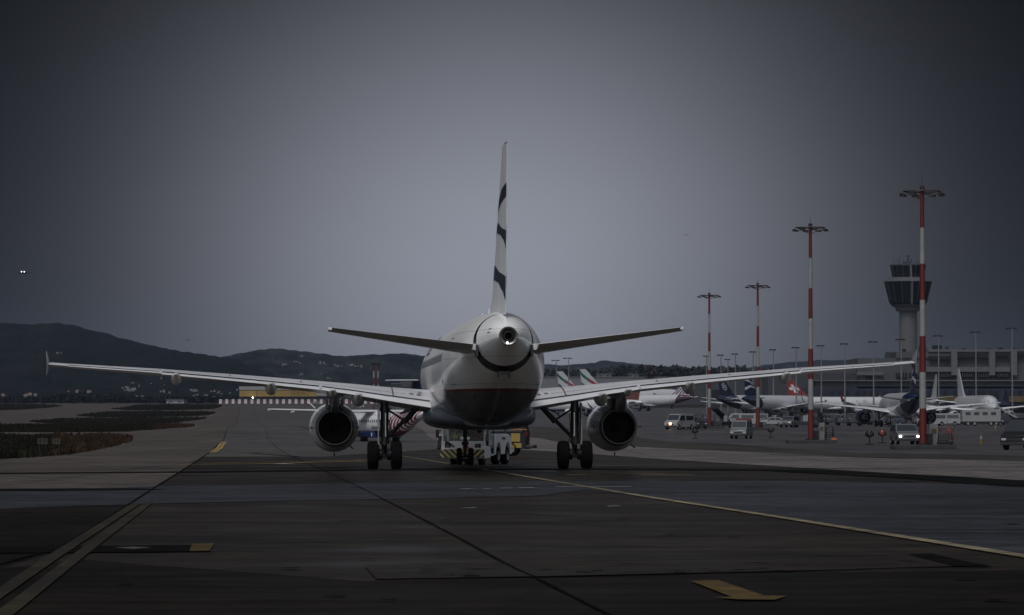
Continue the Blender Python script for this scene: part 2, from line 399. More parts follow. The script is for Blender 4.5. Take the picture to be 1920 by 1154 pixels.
def leaf_mass(name, pts, m, seed, hw, n, leaf, label, cat='trees', kind='stuff'):   # pts: (x, y, z_base, height, radius) crowns
    r = random.Random(seed); b = MB()
    for (x, y, z, h, rad) in pts:
        b.add([(x - .15, y, z), (x + .15, y, z), (x + .08, y, z + h * .6), (x - .08, y, z + h * .6)], [(0, 1, 2, 3)])
        for k in range(n):
            u = Vector((r.gauss(0, 1), r.gauss(0, 1), r.gauss(0, 1))).normalized() * (r.random() ** .4)
            c = Vector((x + u.x * rad, y + u.y * rad, z + h * .55 + u.z * h * .45))
            q = Vector((r.gauss(0, 1), r.gauss(0, 1), r.gauss(0, 1))).normalized(); w = q.orthogonal().normalized(); v = q.cross(w)
            s = leaf * r.uniform(.5, 1.3)
            b.add([c - w * s - v * s * .5, c + w * s - v * s * .6, c + w * s * .6 + v * s, c - w * s * .5 + v * s * .8], [(0, 1, 2, 3)])
    o = b.build(name, m, angle=0)
    return tag(o, label, cat, kind=kind) if kind else tag(o, label, cat)
M_leaf = mat('dark_leaves', (.030, .035, .036), .9, var=.6, scale=.6, spec=.1)
M_leafb = mat('brownish_leaves', (.055, .046, .044), .9, var=.5, scale=.5, spec=.1)
rt = random.Random(11)
pts = []
for i in range(150):                                   # wood behind the apron halls
    x = 1010 + i * 3.3 + rt.uniform(-2, 2); D = rt.uniform(2000, 2300)
    top = {0: 694, 1: 686, 2: 688, 3: 693}[min(3, int((x - 1010) / 130))] + rt.uniform(-3, 4)
    zt = H + (YH - top) / F * D; zb = H + (YH - 725) / F * D
    pts.append(((x - 960) / F * D, D, zb, zt - zb, rt.uniform(3, 5)))
leaf_mass('wood', pts, M_leaf, 5, 0, 130, 1.0, 'dark uneven wood rising behind the low halls right of the tail')
pts = []
for i in range(230):                                   # scrub and trees at the foot of the hills
    x = -20 + i * 2.1 + rt.uniform(-2, 2); D = rt.uniform(2050, 2600)
    top = 746 + rt.uniform(-4, 4) - (5 if 100 < x < 230 else 0)
    zb = H + (YH - 758) / F * D; zt = H + (YH - top) / F * D
    pts.append(((x - 960) / F * D, D, zb, zt - zb, rt.uniform(2.5, 5)))
leaf_mass('scrub', pts, mat('scrub_leaves', (.010, .013, .013), .9, var=.6, scale=.6, spec=.1), 6, 0, 60, .9, 'dark scrub and trees along the foot of the left hills')
# five lone trees standing above the wood
for k, (x, top, w) in enumerate([(1219,682,7),(1240,685,5),(1262,687,4),(1203,690,4),(1285,689,4)]):
    D = 1900 + k * 12; zb = H + (YH - 712) / F * D; zt = H + (YH - top) / F * D
    r = thing('tree', ((x - 960) / F * D, D, zb), ['broad reddish brown tree topping the far wood', 'round dark tree just right of the broad reddish tree', 'third tree of the ridge row, right of the round one', 'small tree left of the broad reddish tree', 'rightmost small tree of the row above the far wood'][k], 'tree', group='trees standing above the far wood')
    MB().cyl((0, 0, -2), (0, 0, (zt - zb) * .6), .35, .15, 7).build('trunk', mat('bark', (.09, .08, .07)), r)
    o = leaf_mass('crown', [(0, 0, 0, zt - zb, w * .45)], M_leafb if k == 0 else M_leaf, 40 + k, 0, 260, .7, None, None, None); o.parent = r

# ------------------------------------------------------------ grass islands
M_grass = mat('dry_grass', (.014, .013, .009), .95, var=.7, scale=.9, spec=.05)
M_grassb = mat('brown_grass', (.034, .021, .014), .95, var=.45, scale=.9, spec=.05)
M_soil = mat('soil', (.018, .015, .011), .95, var=.4, scale=.5, spec=.05)
M_kerb = mat('pale_kerb', (.33, .31, .29), .8)
def inside(p, P):
    c = False; j = len(P) - 1
    for i in range(len(P)):
        if (P[i][1] > p[1]) != (P[j][1] > p[1]) and p[0] < (P[j][0] - P[i][0]) * (p[1] - P[i][1]) / (P[j][1] - P[i][1]) + P[i][0]: c = not c
        j = i
    return c
def island(px, h, n, seed, label, brown=None):
    P = [gnd(*p).xy for p in px]
    r = random.Random(seed)
    c = sum(P, Vector((0, 0))) / len(P)
    sheet('verge_edge', [p + (p - c).normalized() * .5 for p in P], M_kerb, .020)
    sheet('soil', P, M_soil, .026)
    a, bb = MB(), MB()
    x0, x1 = min(p.x for p in P), max(p.x for p in P); y0, y1 = min(p.y for p in P), max(p.y for p in P)
    k = 0
    while k < n:
        x = r.uniform(x0, x1); t = r.random() ** 1.7; y = y0 + (y1 - y0) * t
        if not inside((x, y), P): k += .15; continue
        k += 1
        px_ = 960 + F * x / y
        hh = h * r.uniform(.35, 1.1) * (.55 + .9 * max(0, mn.noise(Vector((x / 5, y / 9, 1)))+.4))
        isb = brown and px_ > brown + r.uniform(-25, 25)
        if isb: hh *= 1.25
        B = bb if isb else a
        z = gz(y) + .02
        for q in range(4):
            an = r.uniform(0, 6.28); w = hh * r.uniform(.12, .3); ln = r.uniform(-.35, .35) * hh
            dx_, dy_ = math.cos(an), math.sin(an); ox, oy = r.uniform(-.3, .3) * h, r.uniform(-.3, .3) * h
            B.add([(x + ox - dx_ * w, y + oy - dy_ * w, z), (x + ox + dx_ * w, y + oy + dy_ * w, z), (x + ox + ln * dy_ + dx_ * w * .3, y + oy - ln * dx_, z + hh), (x + ox + ln * dy_ - dx_ * w * .4, y + oy - ln * dx_, z + hh * .9)], [(0, 1, 2, 3)])
    tag(a.build('grass', M_grass, angle=0), label, 'grass', kind='stuff')
    if bb.v: tag(bb.build('grass', M_grassb, angle=0), 'brown dry tufts on the right end of the nearest verge' if h > .45 else 'brown dry tufts on a farther verge', 'grass', kind='stuff')
island([(-60,864),(0,862),(60,859),(130,853),(180,845),(225,836),(245,829),(248,824),(235,819.5),(190,817),(90,816),(-60,815.5)], .38, 15000, 1, 'dark rough grass on the nearest verge at the left', 120)
island([(-60,811.5),(0,811.3),(120,811.5),(240,810.5),(300,806),(350,802.5),(366,800.5),(360,798),(300,796.5),(180,796),(-60,797.5)], .36, 9000, 2, 'dark grass on the second verge from the front', 300)
island([(50,791.5),(110,795.5),(230,796),(300,795),(350,791),(385,786.5),(389,784.5),(370,783.5),(200,784),(110,786)], .36, 7000, 3, 'dark grass on the third verge from the front', 380)
island([(140,780),(180,782.5),(260,783),(340,781.5),(390,779.5),(405,775.5),(400,773),(300,771.5),(200,772.5)], .42, 6000, 4, 'dark grass on the fourth verge from the front')
island([(208,767.5),(240,769.3),(330,769.5),(400,767.5),(418,762.5),(414,759.5),(330,758.5),(260,759.5)], .5, 5000, 5, 'dark grass on the farthest verge before the striped barrier')
island([(-60,771),(0,770),(50,768),(95,765),(119,762),(100,759.5),(40,758),(-60,757.6)], .5, 5000, 6, 'dark grass on the far left verge below the hill')

# taxiway signs seen from behind, standing in the nearest verge
for k, (x0, x1) in enumerate([(72, 89), (100, 113)]):
    D = 207; a = at(x0, 832, D); c = at(x1, 823, D); w = c.x - a.x
    r = thing('taxiway_sign', ((a.x + c.x) / 2, D, 0), ['wider dark taxiway sign with pale yellow frame in the near grass', 'narrower dark taxiway sign with pale yellow frame, right of the wider one'][k], 'sign', group='taxiway signs in the near verge')
    z0 = a.z; z1 = c.z
    MB().box((0, 0, (z0 + z1) / 2), (w, .12, z1 - z0)).build('panel', mat('dark_panel', (.008, .008, .008), .5), r)
    f = MB()
    for zz in (z0, z1): f.box((0, -.08, zz), (w + .03, .03, .03))
    for xx in (-w / 2, 0, w / 2): f.box((xx, -.08, (z0 + z1) / 2), (.03, .03, z1 - z0 - .03))
    f.build('frame', mat('yellow_frame', (.075, .065, .03), .6), r)
    for xx in (-w / 3, w / 3): MB().cyl((xx, 0, 0), (xx, 0, z0), .03, n=6).build('leg', mat('dark_post', (.03, .03, .032), .5, .4), r)

# ------------------------------------------------------------ airliner
def fus_mat(name, top, low, red, ring, zline=3.0, zred=.085, aft=None, rough=.24, blackrudder=None):
    m = bpy.data.materials.new(name); m.use_nodes = True; t = m.node_tree; L = t.links.new; p = t.nodes['Principled BSDF']
    p.inputs['Roughness'].default_value = rough; p.inputs['Coat Weight'].default_value = .35; p.inputs['Coat Roughness'].default_value = .15
    co = t.nodes.new('ShaderNodeTexCoord'); sp = t.nodes.new('ShaderNodeSeparateXYZ'); L(co.outputs['Object'], sp.inputs[0])
    def ma(op, a, c=None):
        n = t.nodes.new('ShaderNodeMath'); n.operation = op
        for i, v in enumerate((a, c)):
            if v is None: continue
            if isinstance(v, (int, float)): n.inputs[i].default_value = v
            else: L(v, n.inputs[i])
        return n.outputs[0]
    def mix(f, a, c):
        n = t.nodes.new('ShaderNodeMix'); n.data_type = 'RGBA'; L(f, n.inputs[0])
        for i, v in ((6, a), (7, c)):
            if isinstance(v, tuple): n.inputs[i].default_value = (*v, 1)
            else: L(v, n.inputs[i])
        return n.outputs[2]
    Y, Z = sp.outputs[1], sp.outputs[2]
    nz = t.nodes.new('ShaderNodeTexNoise'); nz.inputs['Scale'].default_value = .9; nz.inputs['Detail'].default_value = 6; L(co.outputs['Object'], nz.inputs[0])
    mp = t.nodes.new('ShaderNodeMapping'); mp.inputs['Scale'].default_value = (3, .25, 5); L(co.outputs['Object'], mp.inputs[0])
    ns = t.nodes.new('ShaderNodeTexNoise'); ns.inputs['Scale'].default_value = 1.2; ns.inputs['Detail'].default_value = 5; L(mp.outputs[0], ns.inputs[0])
    c = mix(ma('LESS_THAN', Z, zline), top, low)
    if red: c = mix(ma('MULTIPLY', ma('GREATER_THAN', Z, zline), ma('LESS_THAN', Z, zline + zred)), c, red)
    if aft: c = mix(ma('LESS_THAN', ma('ADD', Y, ma('MULTIPLY', Z, aft[1])), aft[0]), c, aft[2])
    if ring:                         # (y0, slope, halfwidth low, halfwidth slope)
        dd = ma('ABSOLUTE', ma('SUBTRACT', ma('ADD', Y, ma('MULTIPLY', Z, -ring[1])), ring[0]))
        hw = ma('ADD', ma('MULTIPLY', Z, ring[3]), ring[2])
        c = mix(ma('LESS_THAN', dd, hw), c, (.022, .024, .030))
    # dirt running back along the skin, panel joints
    drt = ma('MULTIPLY', ma('SUBTRACT', 1.15, ma('MULTIPLY', nz.outputs[0], .22)), ma('SUBTRACT', 1.06, ma('MULTIPLY', ns.outputs[0], .14)))
    jn = ma('LESS_THAN', ma('ABSOLUTE', ma('SUBTRACT', ma('FRACT', ma('DIVIDE', Y, 2.12)), .5)), .0055)
    jn = ma('MAXIMUM', jn, ma('LESS_THAN', ma('ABSOLUTE', ma('SUBTRACT', ma('FRACT', ma('DIVIDE', Z, .93)), .5)), .011))
    drt = ma('MULTIPLY', drt, ma('SUBTRACT', 1.0, ma('MULTIPLY', jn, .38)))
    n = t.nodes.new('ShaderNodeVectorMath'); n.operation = 'SCALE'; L(c, n.inputs[0]); L(drt, n.inputs['Scale']); L(n.outputs[0], p.inputs['Base Color'])
    rr = ma('ADD', ma('MULTIPLY', ns.outputs[0], .10), rough - .06); L(rr, p.inputs['Roughness'])
    MATS[name] = m; return m

FUS = [(0.0,3.20,3.34,.06),(.25,2.93,3.62,.34),(.7,2.62,3.92,.66),(1.4,2.30,4.35,1.02),(2.3,2.03,5.02,1.38),(3.2,1.87,5.45,1.64),(4.2,1.78,5.72,1.83),(5.4,1.735,5.85,1.94),(6.6,1.73,5.87,1.975),
       (10,1.73,5.87,1.975),(14,1.73,5.87,1.975),(18,1.73,5.87,1.975),(22,1.73,5.87,1.975),(24.2,1.73,5.87,1.975),(25.5,1.78,5.87,1.97),(26.8,1.90,5.87,1.95),(28,2.08,5.87,1.90),(29.2,2.31,5.87,1.81),(30.4,2.57,5.865,1.69),(31.6,2.86,5.85,1.54),
       (32.8,3.17,5.82,1.36),(33.8,3.45,5.77,1.19),(34.7,3.72,5.70,1.02),(35.5,3.98,5.60,.86),(36.2,4.22,5.48,.70),(36.8,4.42,5.34,.54),(37.25,4.55,5.20,.40),(37.5,4.62,5.12,.325)]
def fus_at(x):
    for a, c in zip(FUS, FUS[1:]):
        if x <= c[0]:
            t = (x - a[0]) / (c[0] - a[0]); return [a[i] + (c[i] - a[i]) * t for i in range(1, 4)]
    return list(FUS[-1][1:])
XR = 17.71                                   # fuselage station of the main wheels = local origin
def fring(x, n=64):
    zb, zt, w = fus_at(x); c = (zb + zt) / 2; h = (zt - zb) / 2
    return [Vector((w * math.cos(2 * math.pi * k / n), XR - x, c + h * math.sin(2 * math.pi * k / n))) for k in range(n)]
def fskin(x, z, side, off=0.0):               # point on the fuselage side at height z
    zb, zt, w = fus_at(x); c = (zb + zt) / 2; h = (zt - zb) / 2
    u = max(-1, min(1, (z - c) / h)); cx = math.sqrt(max(0, 1 - u * u))
    nrm = Vector((cx / w, 0, u / h)).normalized()
    return Vector((side * (w * cx + off * nrm.x), XR - x, c + h * u + off * nrm.z))
WING = [(1.0,11.6,7.3,2.36,2.3,.145),(1.98,12.2,6.55,2.50,2.1,.14),(3.8,13.15,5.45,2.80,1.6,.13),(5.1,13.82,4.76,3.03,1.2,.12),(6.4,14.5,4.1,3.22,.9,.115),(9.2,15.96,3.40,3.51,.6,.11),(12.6,17.73,2.56,3.83,.3,.105),(16.3,19.66,1.63,4.10,.1,.10),(16.9,19.98,1.47,4.15,.1,.10)]
def wsec(y):
    for a, c in zip(WING, WING[1:]):
        if y <= c[0]:
            t = (y - a[0]) / (c[0] - a[0]); return [a[i] + (c[i] - a[i]) * t for i in range(1, 6)]
    return list(WING[-1][1:])
def foil(u, tc, camber=.012):                 # thickness and camber at chord fraction u
    t = 5 * tc * (.2969 * math.sqrt(max(u, 0)) - .126 * u - .3516 * u * u + .2843 * u ** 3 - .1036 * u ** 4)
    p = .45; c = camber / p ** 2 * (2 * p * u - u * u) if u < p else camber / (1 - p) ** 2 * ((1 - 2 * p) + 2 * p * u - u * u)
    return c + t, c - t
def wpt(y, u, v, side, drop=0):               # v: height in chords above the chord line
    le, ch, zte, inc, tc = wsec(y); a = R(inc)
    back = (1 - u) * ch
    return Vector((side * y, XR - (le + ch) + back * math.cos(a) - v * ch * math.sin(a), zte + back * math.sin(a) + v * ch * math.cos(a) - drop))
def wing_part(ys, u0, u1, side, drop0=0, drop1=0, n=14, du=0):
    rings = []
    for y in ys:
        tc = wsec(y)[4]; ring = []
        us = [u0 + (u1 - u0) * (1 - math.cos(math.pi * k / n)) / 2 for k in range(n + 1)]
        for u in us[::-1]: ring.append(wpt(y, u + du, foil(u, tc)[0], side, drop0 + drop1 * (u - u0)))
        for u in us[(1 if u0 <= .001 else 0):(-1 if u1 > .999 else None)]: ring.append(wpt(y, u + du, foil(u, tc)[1] - 0.001, side, drop0 + drop1 * (u - u0)))
        rings.append(ring)
    return MB().loft(rings)
def airliner(loc, yaw, label, L, scale=1, group=None, detail=False, eng='mixed', fence=True):
    r = thing('airliner', loc, label, 'airliner', yaw, group, scale)
    fu = MB(); xs = sorted(set([f[0] for f in FUS] + [26.1, 27.4, 28.6, 29.8, 31, 32.2, 33.3, 34.25, 35.1, 35.85, 36.5]))
    fu.loft([fring(x) for x in xs], cap=False); F_ = fu.build('fuselage', L['fus'], r, angle=60)
    # belly fairing
    rings = []
    for x, w, zb, zt in [(10.2,.9,1.70,2.1),(11,1.5,1.62,2.35),(12.2,2.05,1.57,2.6),(14,2.16,1.55,2.7),(17,2.18,1.55,2.7),(19.6,2.12,1.56,2.65),(21,1.9,1.60,2.5),(22.2,1.5,1.66,2.3),(23.4,.9,1.71,2.1)]:
        ring = []
        for k in range(28):
            a = 2 * math.pi * k / 28; cx, sx_ = math.cos(a), math.sin(a)
            ring.append(Vector((w * math.copysign(abs(cx) ** .62, cx), XR - x, (zb + zt) / 2 + (zt - zb) / 2 * math.copysign(abs(sx_) ** .75, sx_))))
        rings.append(ring)
    MB().loft(rings).build('belly_fairing', L['low'], r, angle=50)
    # fin and rudder
    def fin_pt(u, z, side, off=0):
        t = (z - 5.6) / (11.62 - 5.6); le = 28.9 + t * (34.75 - 28.9); te = 35.95 + t * (36.95 - 35.95); ch = te - le
        if t < .12: le -= (.12 - t) * 11
        ch = te - le; hh = foil(u, .064 - .008 * t, 0)[0] * min(ch, 7.2)
        return Vector((side * (hh + off + .006), XR - (le + u * ch), z))
    def finblock(u0, u1, z0, z1, n=10, nz=14):
        rings = []
        for j in range(nz + 1):
            z = z0 + (z1 - z0) * j / nz; us = [u0 + (u1 - u0) * k / n for k in range(n + 1)]
            if u0 == 0: us = [u0 + (u1 - u0) * (k / n) ** 2 for k in range(n + 1)]
            rings.append([fin_pt(u, z, 1) for u in us] + [fin_pt(u, z, -1) for u in us[::-1]])
        return MB().loft(rings)
    V = finblock(0, .742, 5.6, 11.62).build('vertical_stabilizer', L['fin'], r, angle=40)
    finblock(.748, 1, 5.66, 11.6).build('rudder', L['fin'], V, angle=40)
    MB().box((0, XR - 35.85, 11.65), (.08, 1.9, .06), taper=(.5, .85)).build('fin_cap', L['pyl'], V)
    if 'decals' in L:
        for (nm, mt, sides, pl) in L['decals']:
            d = MB()
            for s in sides:
                for (top, bot) in pl:
                    n = 24; u0, u1 = top[0][0], top[-1][0]; rows = [[], [], [], []]
                    for k in range(n + 1):
                        u = u0 + (u1 - u0) * k / n
                        zt, zb = interp(top, u), interp(bot, u)
                        for q in range(4): rows[q].append(fin_pt(u, zb + (max(zt, zb + .01) - zb) * q / 3, s, .006))
                    d.loft(rows, cap=False, closed=False)
            d.build(nm, mt, V, angle=0)
    # tailplane
    for s in (-1, 1):
        def hp(y, u, up):
            t = (y - .3) / 5.92; le = 31.95 + t * (35.2 - 31.95); te = 36.0 + t * (36.65 - 36.0); ch = te - le; v = foil(u, .095, -.005)[0 if up else 1] * ch
            return Vector((s * y, XR - (le + u * ch), 4.52 + y * .115 - .05 + v - (1 - u) * ch * .045))
        def block(u0, u1, ya, yb, n=10):
            rings = []
            for y in [ya + (yb - ya) * k / 6 for k in range(7)]:
                us = [u0 + (u1 - u0) * (k / n) ** (2 if u0 == 0 else 1) for k in range(n + 1)]
                rings.append([hp(y, u, 1) for u in us] + [hp(y, u, 0) for u in us[::-1]])
            return MB().loft(rings)
        T = block(0, .70, .3, 6.22).build('horizontal_stabilizer', L['grey'], r, angle=40)
        block(.706, 1, 1.15, 6.1).build('elevator', L['grey'], T, angle=40)
        if detail:
            MB().box((s * .97, XR - 34.4, 4.40), (.08, 1.4, .42)).build('root_seal', mat('dark_seal', (.035, .035, .04), .5), T)
    # wings
    for s in (-1, 1):
        ysw = [1.0, 1.98, 2.9, 3.8, 5.1, 6.4, 7.8, 9.2, 10.9, 12.6, 14.4, 16.3, 16.9]
        W = wing_part(ysw, 0, .842, s).build('wing', L['wing'], r, angle=40)
        wing_part([1.98, 2.9, 3.8, 5.1, 6.28], .862, 1, s, .045, .04, du=.004).build('flap', L['grey'], W, angle=40)
        wing_part([6.40, 7.8, 9.2, 10.9, 12.55], .862, 1, s, .045, .04, du=.004).build('flap', L['grey'], W, angle=40)
        wing_part([12.66, 14.4, 16.1], .858, 1, s, .018, -.02, du=.004).build('aileron', L['grey'], W, angle=40)
        wing_part([16.16, 16.9], .842, 1, s).build('wing_tip', L['grey'], W, angle=40)
        if fence:
            f = MB(); o = wpt(16.9, .2, 0, s); e = wpt(16.9, 1.05, 0, s)
            pr = [(o.y + .1, o.z), (e.y + .55, e.z + .40), (e.y + .02, e.z + .52), (e.y, e.z), (e.y + .05, e.z - .42), (e.y + .6, e.z - .30)]
            f.loft([[Vector((s * (16.9 + (.02 if q else 0) + (abs(z - e.z) * .08)), y, z)) for y, z in pr] for q in (0, 1)])
            f.build('wing_fence', L['pyl'], W)
        else:
            f = MB(); rings = []
            for (yy, zz, ch, bk) in [(16.9,0,1.45,0),(17.15,.12,1.3,.2),(17.4,.5,1.1,.55),(17.6,1.3,.8,1.1),(17.75,2.3,.45,1.7)]:
                c = wpt(16.9, 0, 0, s); rings.append([Vector((s * (yy + dx_), c.y - bk - t_ * ch, c.z + zz)) for t_, dx_ in ((0, 0), (.3, .05), (1, 0), (.3, -.05))])
            f.loft(rings).build('winglet', L['fin'], W)
        for (y, w, ln, dp, up_) in [(4.85,.27,3.0,.50,.02),(5.86,.17,1.6,.26,.03),(8.3,.24,2.7,.46,.02),(12.0,.23,2.2,.42,.02)]:
            te = wpt(y, 1.0, 0, s); rings = []; zc = wpt(y, .62, foil(.62, .11)[1], s).z
            for k in range(9):
                t = k / 8; yy = te.y - .55 + ln * t; sh = (.06, .42, .74, .93, 1, .98, .88, .66, .15)[k]
                topz = te.z + (.0, .05, .05, .0, .0, .03, .05, .06, .08)[k]; dpz = dp * sh
                rings.append([Vector((s * y + w * sh * math.cos(a), yy, topz - dpz * .35 + dpz * (.35 if math.sin(a) > 0 else .65) * math.sin(a))) for a in [2 * math.pi * q / 18 for q in range(18)]])
            MB().loft(rings).build('flap_track_fairing', L['fair'], W, angle=45)
        if detail:
            for y0 in (7.1, 9.9, 12.62, 16.13):
                a = MB(); a.loft([[wpt(y0 + d, u, foil(u, wsec(y0)[4])[0] + .0012 / 1, s) for u in (.55, .65, .75)] for d in (0, .035)], cap=False, closed=False)
                a.build('panel_gap', mat('gap', (.03, .03, .03)), W, angle=0)
            sl_ = mat('gap_shade_and_line', (.012, .012, .013), .8, spec=.1)  # near-black strips paint the shade in the gaps; spoiler hinge line shares it
            for ya, yb, nm in ((2.0, 6.28, 'flap_gap_shade'), (6.4, 12.55, 'flap_gap_shade'), (12.66, 16.1, 'aileron_gap_shade')):
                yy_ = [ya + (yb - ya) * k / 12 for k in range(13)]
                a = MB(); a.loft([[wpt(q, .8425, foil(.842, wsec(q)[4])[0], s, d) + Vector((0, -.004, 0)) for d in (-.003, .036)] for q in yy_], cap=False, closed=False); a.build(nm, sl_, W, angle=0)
            a = MB(); yy_ = [2.9 + 9.6 * k / 20 for k in range(21)]
            a.loft([[wpt(q, u, foil(u, wsec(q)[4])[0] + .0015, s) for u in (.700, .7065)] for q in yy_], cap=False, closed=False); a.build('spoiler_hinge_line', sl_, W, angle=0)
            a = MB(); a.loft([[wpt(q, u, foil(u, wsec(q)[4])[0] + .0012, s) for u in (.3, .4, .5, .6, .7, .8, .84)] for q in (3.42, 3.47)], cap=False, closed=False); a.build('walkway_line', mat('dark_red_line', (.10, .03, .03)), W, angle=0)
            for yy, uu in ((2.35, .62), (2.7, .70), (2.4, .71)):
                c = wpt(yy, uu, foil(uu, .15)[0] + .002, s); e = wpt(yy, uu + .02, foil(uu + .02, .15)[0] + .002, s); sl = (e - c).normalized()
                a = MB(); a.add([c + Vector((s * .10 * math.cos(k * math.pi / 5), 0, 0)) + sl * .10 * math.sin(k * math.pi / 5) + Vector((0, 0, .004)) for k in range(10)], [tuple(range(10))])
                a.build('fuel_panel', mat('dark_panel_red', (.09, .06, .055)), W, angle=0)
            for k in range(3):
                e = wpt(14.5 + k * .8, 1, 0, s); MB().tube([e, e + Vector((0, -.28, .02))], .006, 4).build('static_wick', mat('gap', (.03, .03, .03)), W)
        # engine
        ex, ez = s * 5.75, 1.67
        if eng == 'mixed':
            out = [(6.85,.76),(6.95,.85),(6.75,.94),(6.3,.99),(5.4,1.02),(4.4,1.0),(3.5,.93),(2.8,.83),(2.35,.755)]
            inn = [(2.35,.725),(3.2,.70),(3.6,.70)]
            Nn = MB().rev([(t, q) for t, q in out] + [(2.35, .725)], (ex, 0, ez), n=40).build('engine', L['nac'], r, angle=40)
            MB().rev([(2.5,.775),(2.45,.785),(2.2,.735),(2.05,.70),(2.05,.672),(2.6,.66)], (ex, 0, ez), n=40).build('exhaust_nozzle', mat('burnt_metal', (.17, .165, .16), .45, .4, var=.3), Nn, angle=40)
            MB().rev([(2.6,.665),(3.4,.62),(4.3,.60),(4.3,.001)], (ex, 0, ez), n=32).build('exhaust_duct', mat('sooty_duct', (.012, .012, .013), .7, .2), Nn)
            MB().rev([(2.7,.001),(3.0,.10),(3.5,.19),(4.2,.22)], (ex, 0, ez), n=20).build('exhaust_plug', mat('sooty_duct', (.012, .012, .013), .7, .2), Nn)
        else:
            Nn = MB().rev([(6.9,.95),(7.0,1.06),(6.7,1.18),(6.0,1.26),(4.9,1.27),(3.9,1.14),(3.3,1.0),(3.3,.97),(3.9,.9)], (ex, 0, ez), n=32).build('engine', L['nac'], r, angle=40)
            MB().rev([(4.2,.62),(3.2,.62),(2.4,.45),(2.4,.38),(3,.3)], (ex, 0, ez), n=24).build('exhaust_nozzle', mat('burnt_metal', (.17, .165, .16), .45, .4, var=.3), Nn)
            MB().rev([(1.7,.01),(2.3,.2),(3.0,.3)], (ex, 0, ez), n=20).build('exhaust_plug', mat('burnt_metal', (.17, .165, .16), .45, .4, var=.3), Nn)
        MB().rev([(6.2,.001),(6.2,.86),(6.8,.78)], (ex, 0, ez), n=24).build('fan', mat('sooty_duct', (.012, .012, .013), .7, .2), Nn)
        zw = 2.72
        py = MB()
        rings = []
        for (yy, zb, zt, w) in [(5.9,2.55,2.80,.10),(4.9,2.5,3.0,.21),(3.6,2.42,3.12,.24),(2.4,2.25,3.10,.22),(1.4,2.26,3.05,.19),(.2,2.62,3.08,.12),(-.45,2.95,3.08,.05)]:
            rings.append([Vector((ex + w * c, yy, z)) for c, z in ((-.8, zb), (.8, zb), (1, zt), (-1, zt))])
        py.loft(rings).build('pylon', L['pyl'], Nn, angle=40)
        if detail:
            dk = mat('dark_seal', (.035, .035, .04), .5)
            MB().box((ex, 2.2, 2.55), (.34, .9, .46), taper=(1.25, 1)).build('pylon_aft_fairing', dk, Nn, bevel=.02)
            MB().box((ex - .30, 3.1, 2.62), (.14, 1.2, .38), taper=(.8, 1)).build('pylon_side_panel', L['pyl'], Nn, bevel=.02)
            MB().box((ex + .30, 3.1, 2.62), (.14, 1.2, .38), taper=(.8, 1)).build('pylon_side_panel', L['pyl'], Nn, bevel=.02)
            MB().tube([(ex, 4.2, ez - 1.06), (ex, 4.1, ez - 1.16)], .03, 6).build('drain_mast', dk, Nn)
            MB().tube([(ex + .62, 3.4, ez - .73), (ex + .74, 3.2, ez - .86)], .03, 6).build('drain_mast', dk, Nn)
            for a in (0, 180):
                q = Vector((math.cos(R(a)), 0, math.sin(R(a))))
                MB().box(Vector((ex, 3.3, ez)) + q * .965, (.05, 1.0, .05)).build('cowl_latch', dk, Nn)
            for sg in (-1, 1):
                st = MB()
                P0 = [Vector((ex + sg * .80, 6.2, ez + .72)), Vector((ex + sg * .78, 5.2, ez + .78)), Vector((ex + sg * 1.08, 5.25, ez + 1.06))]
                st.loft([P0, [p + Vector((.02, 0, .02)) for p in P0]])
                st.build('nacelle_strake', L['nac'], Nn)
    # landing gear
    tyre = mat('tyre_rubber', (.004, .004, .0043), .9, var=.3, scale=9, spec=.08); rimm = mat('rim_grey', (.22, .22, .23), .45, .5)
    met = mat('gear_metal', (.05, .05, .053), .40, .75, var=.3); dkm = mat('gear_dark', (.007, .007, .008), .6, .2, spec=.3); chrome = mat('chrome', (.5, .5, .5), .18, 1)
    def wheel(x, y, rad, w, par):
        h = w / 2; T = MB().rev([(-h * .72, rad * .52), (-h * .95, rad * .70), (-h, rad * .82), (-h * .86, rad * .94), (-h * .5, rad * .995), (-h * .17, rad), (-h * .15, rad * .985), (-h * .12, rad * .985), (-h * .1, rad), (h * .1, rad), (h * .12, rad * .985), (h * .15, rad * .985), (h * .17, rad), (h * .5, rad * .995), (h * .86, rad * .94), (h, rad * .82), (h * .95, rad * .70), (h * .72, rad * .52)], (x, y, rad), 'X', 32).build('wheel', tyre, par, angle=50)
        MB().rev([(-h * .74, rad * .53), (-h * .5, rad * .48), (-h * .6, rad * .2), (-h * .75, rad * .16), (-h * .75, .001)], (x, y, rad), 'X', 20).rev([(h * .74, rad * .53), (h * .5, rad * .48), (h * .6, rad * .2), (h * .75, rad * .16), (h * .75, .001)], (x, y, rad), 'X', 20).build('rim', rimm, T)
    for s in (-1, 1):
        gx = s * 3.795
        S = MB().cyl((gx, 0, 1.05), (gx, .05, 2.74), .155, .165, 16).cyl((gx, 0, .62), (gx, 0, 1.2), .105, n=14).cyl((gx, 0, 1.0), (gx, 0, 1.12), .185, n=16).cyl((gx, 0, 1.75), (gx, 0, 1.85), .18, n=16).cyl((gx, 0, 2.3), (gx, 0, 2.4), .19, n=16).build('main_gear_strut', met, r, angle=40)
        MB().cyl((gx - .62, 0, .585), (gx + .62, 0, .585), .085, n=12).box((gx, 0, .60), (.30, .34, .32)).cyl((gx - .26, 0, .585), (gx - .10, 0, .585), .22, n=16).cyl((gx + .10, 0, .585), (gx + .26, 0, .585), .22, n=16).build('axle', dkm, S, bevel=.01)
        for q in (-1, 1): wheel(gx + q * .465, 0, .56, .44, S)
        br = MB().cyl((gx - s * .12, 0, 1.28), (gx - s * 1.28, .12, 2.45), .075, .085, 10).cyl((gx - s * .78, .05, 1.86), (gx - s * 1.34, .12, 2.5), .10, n=10)
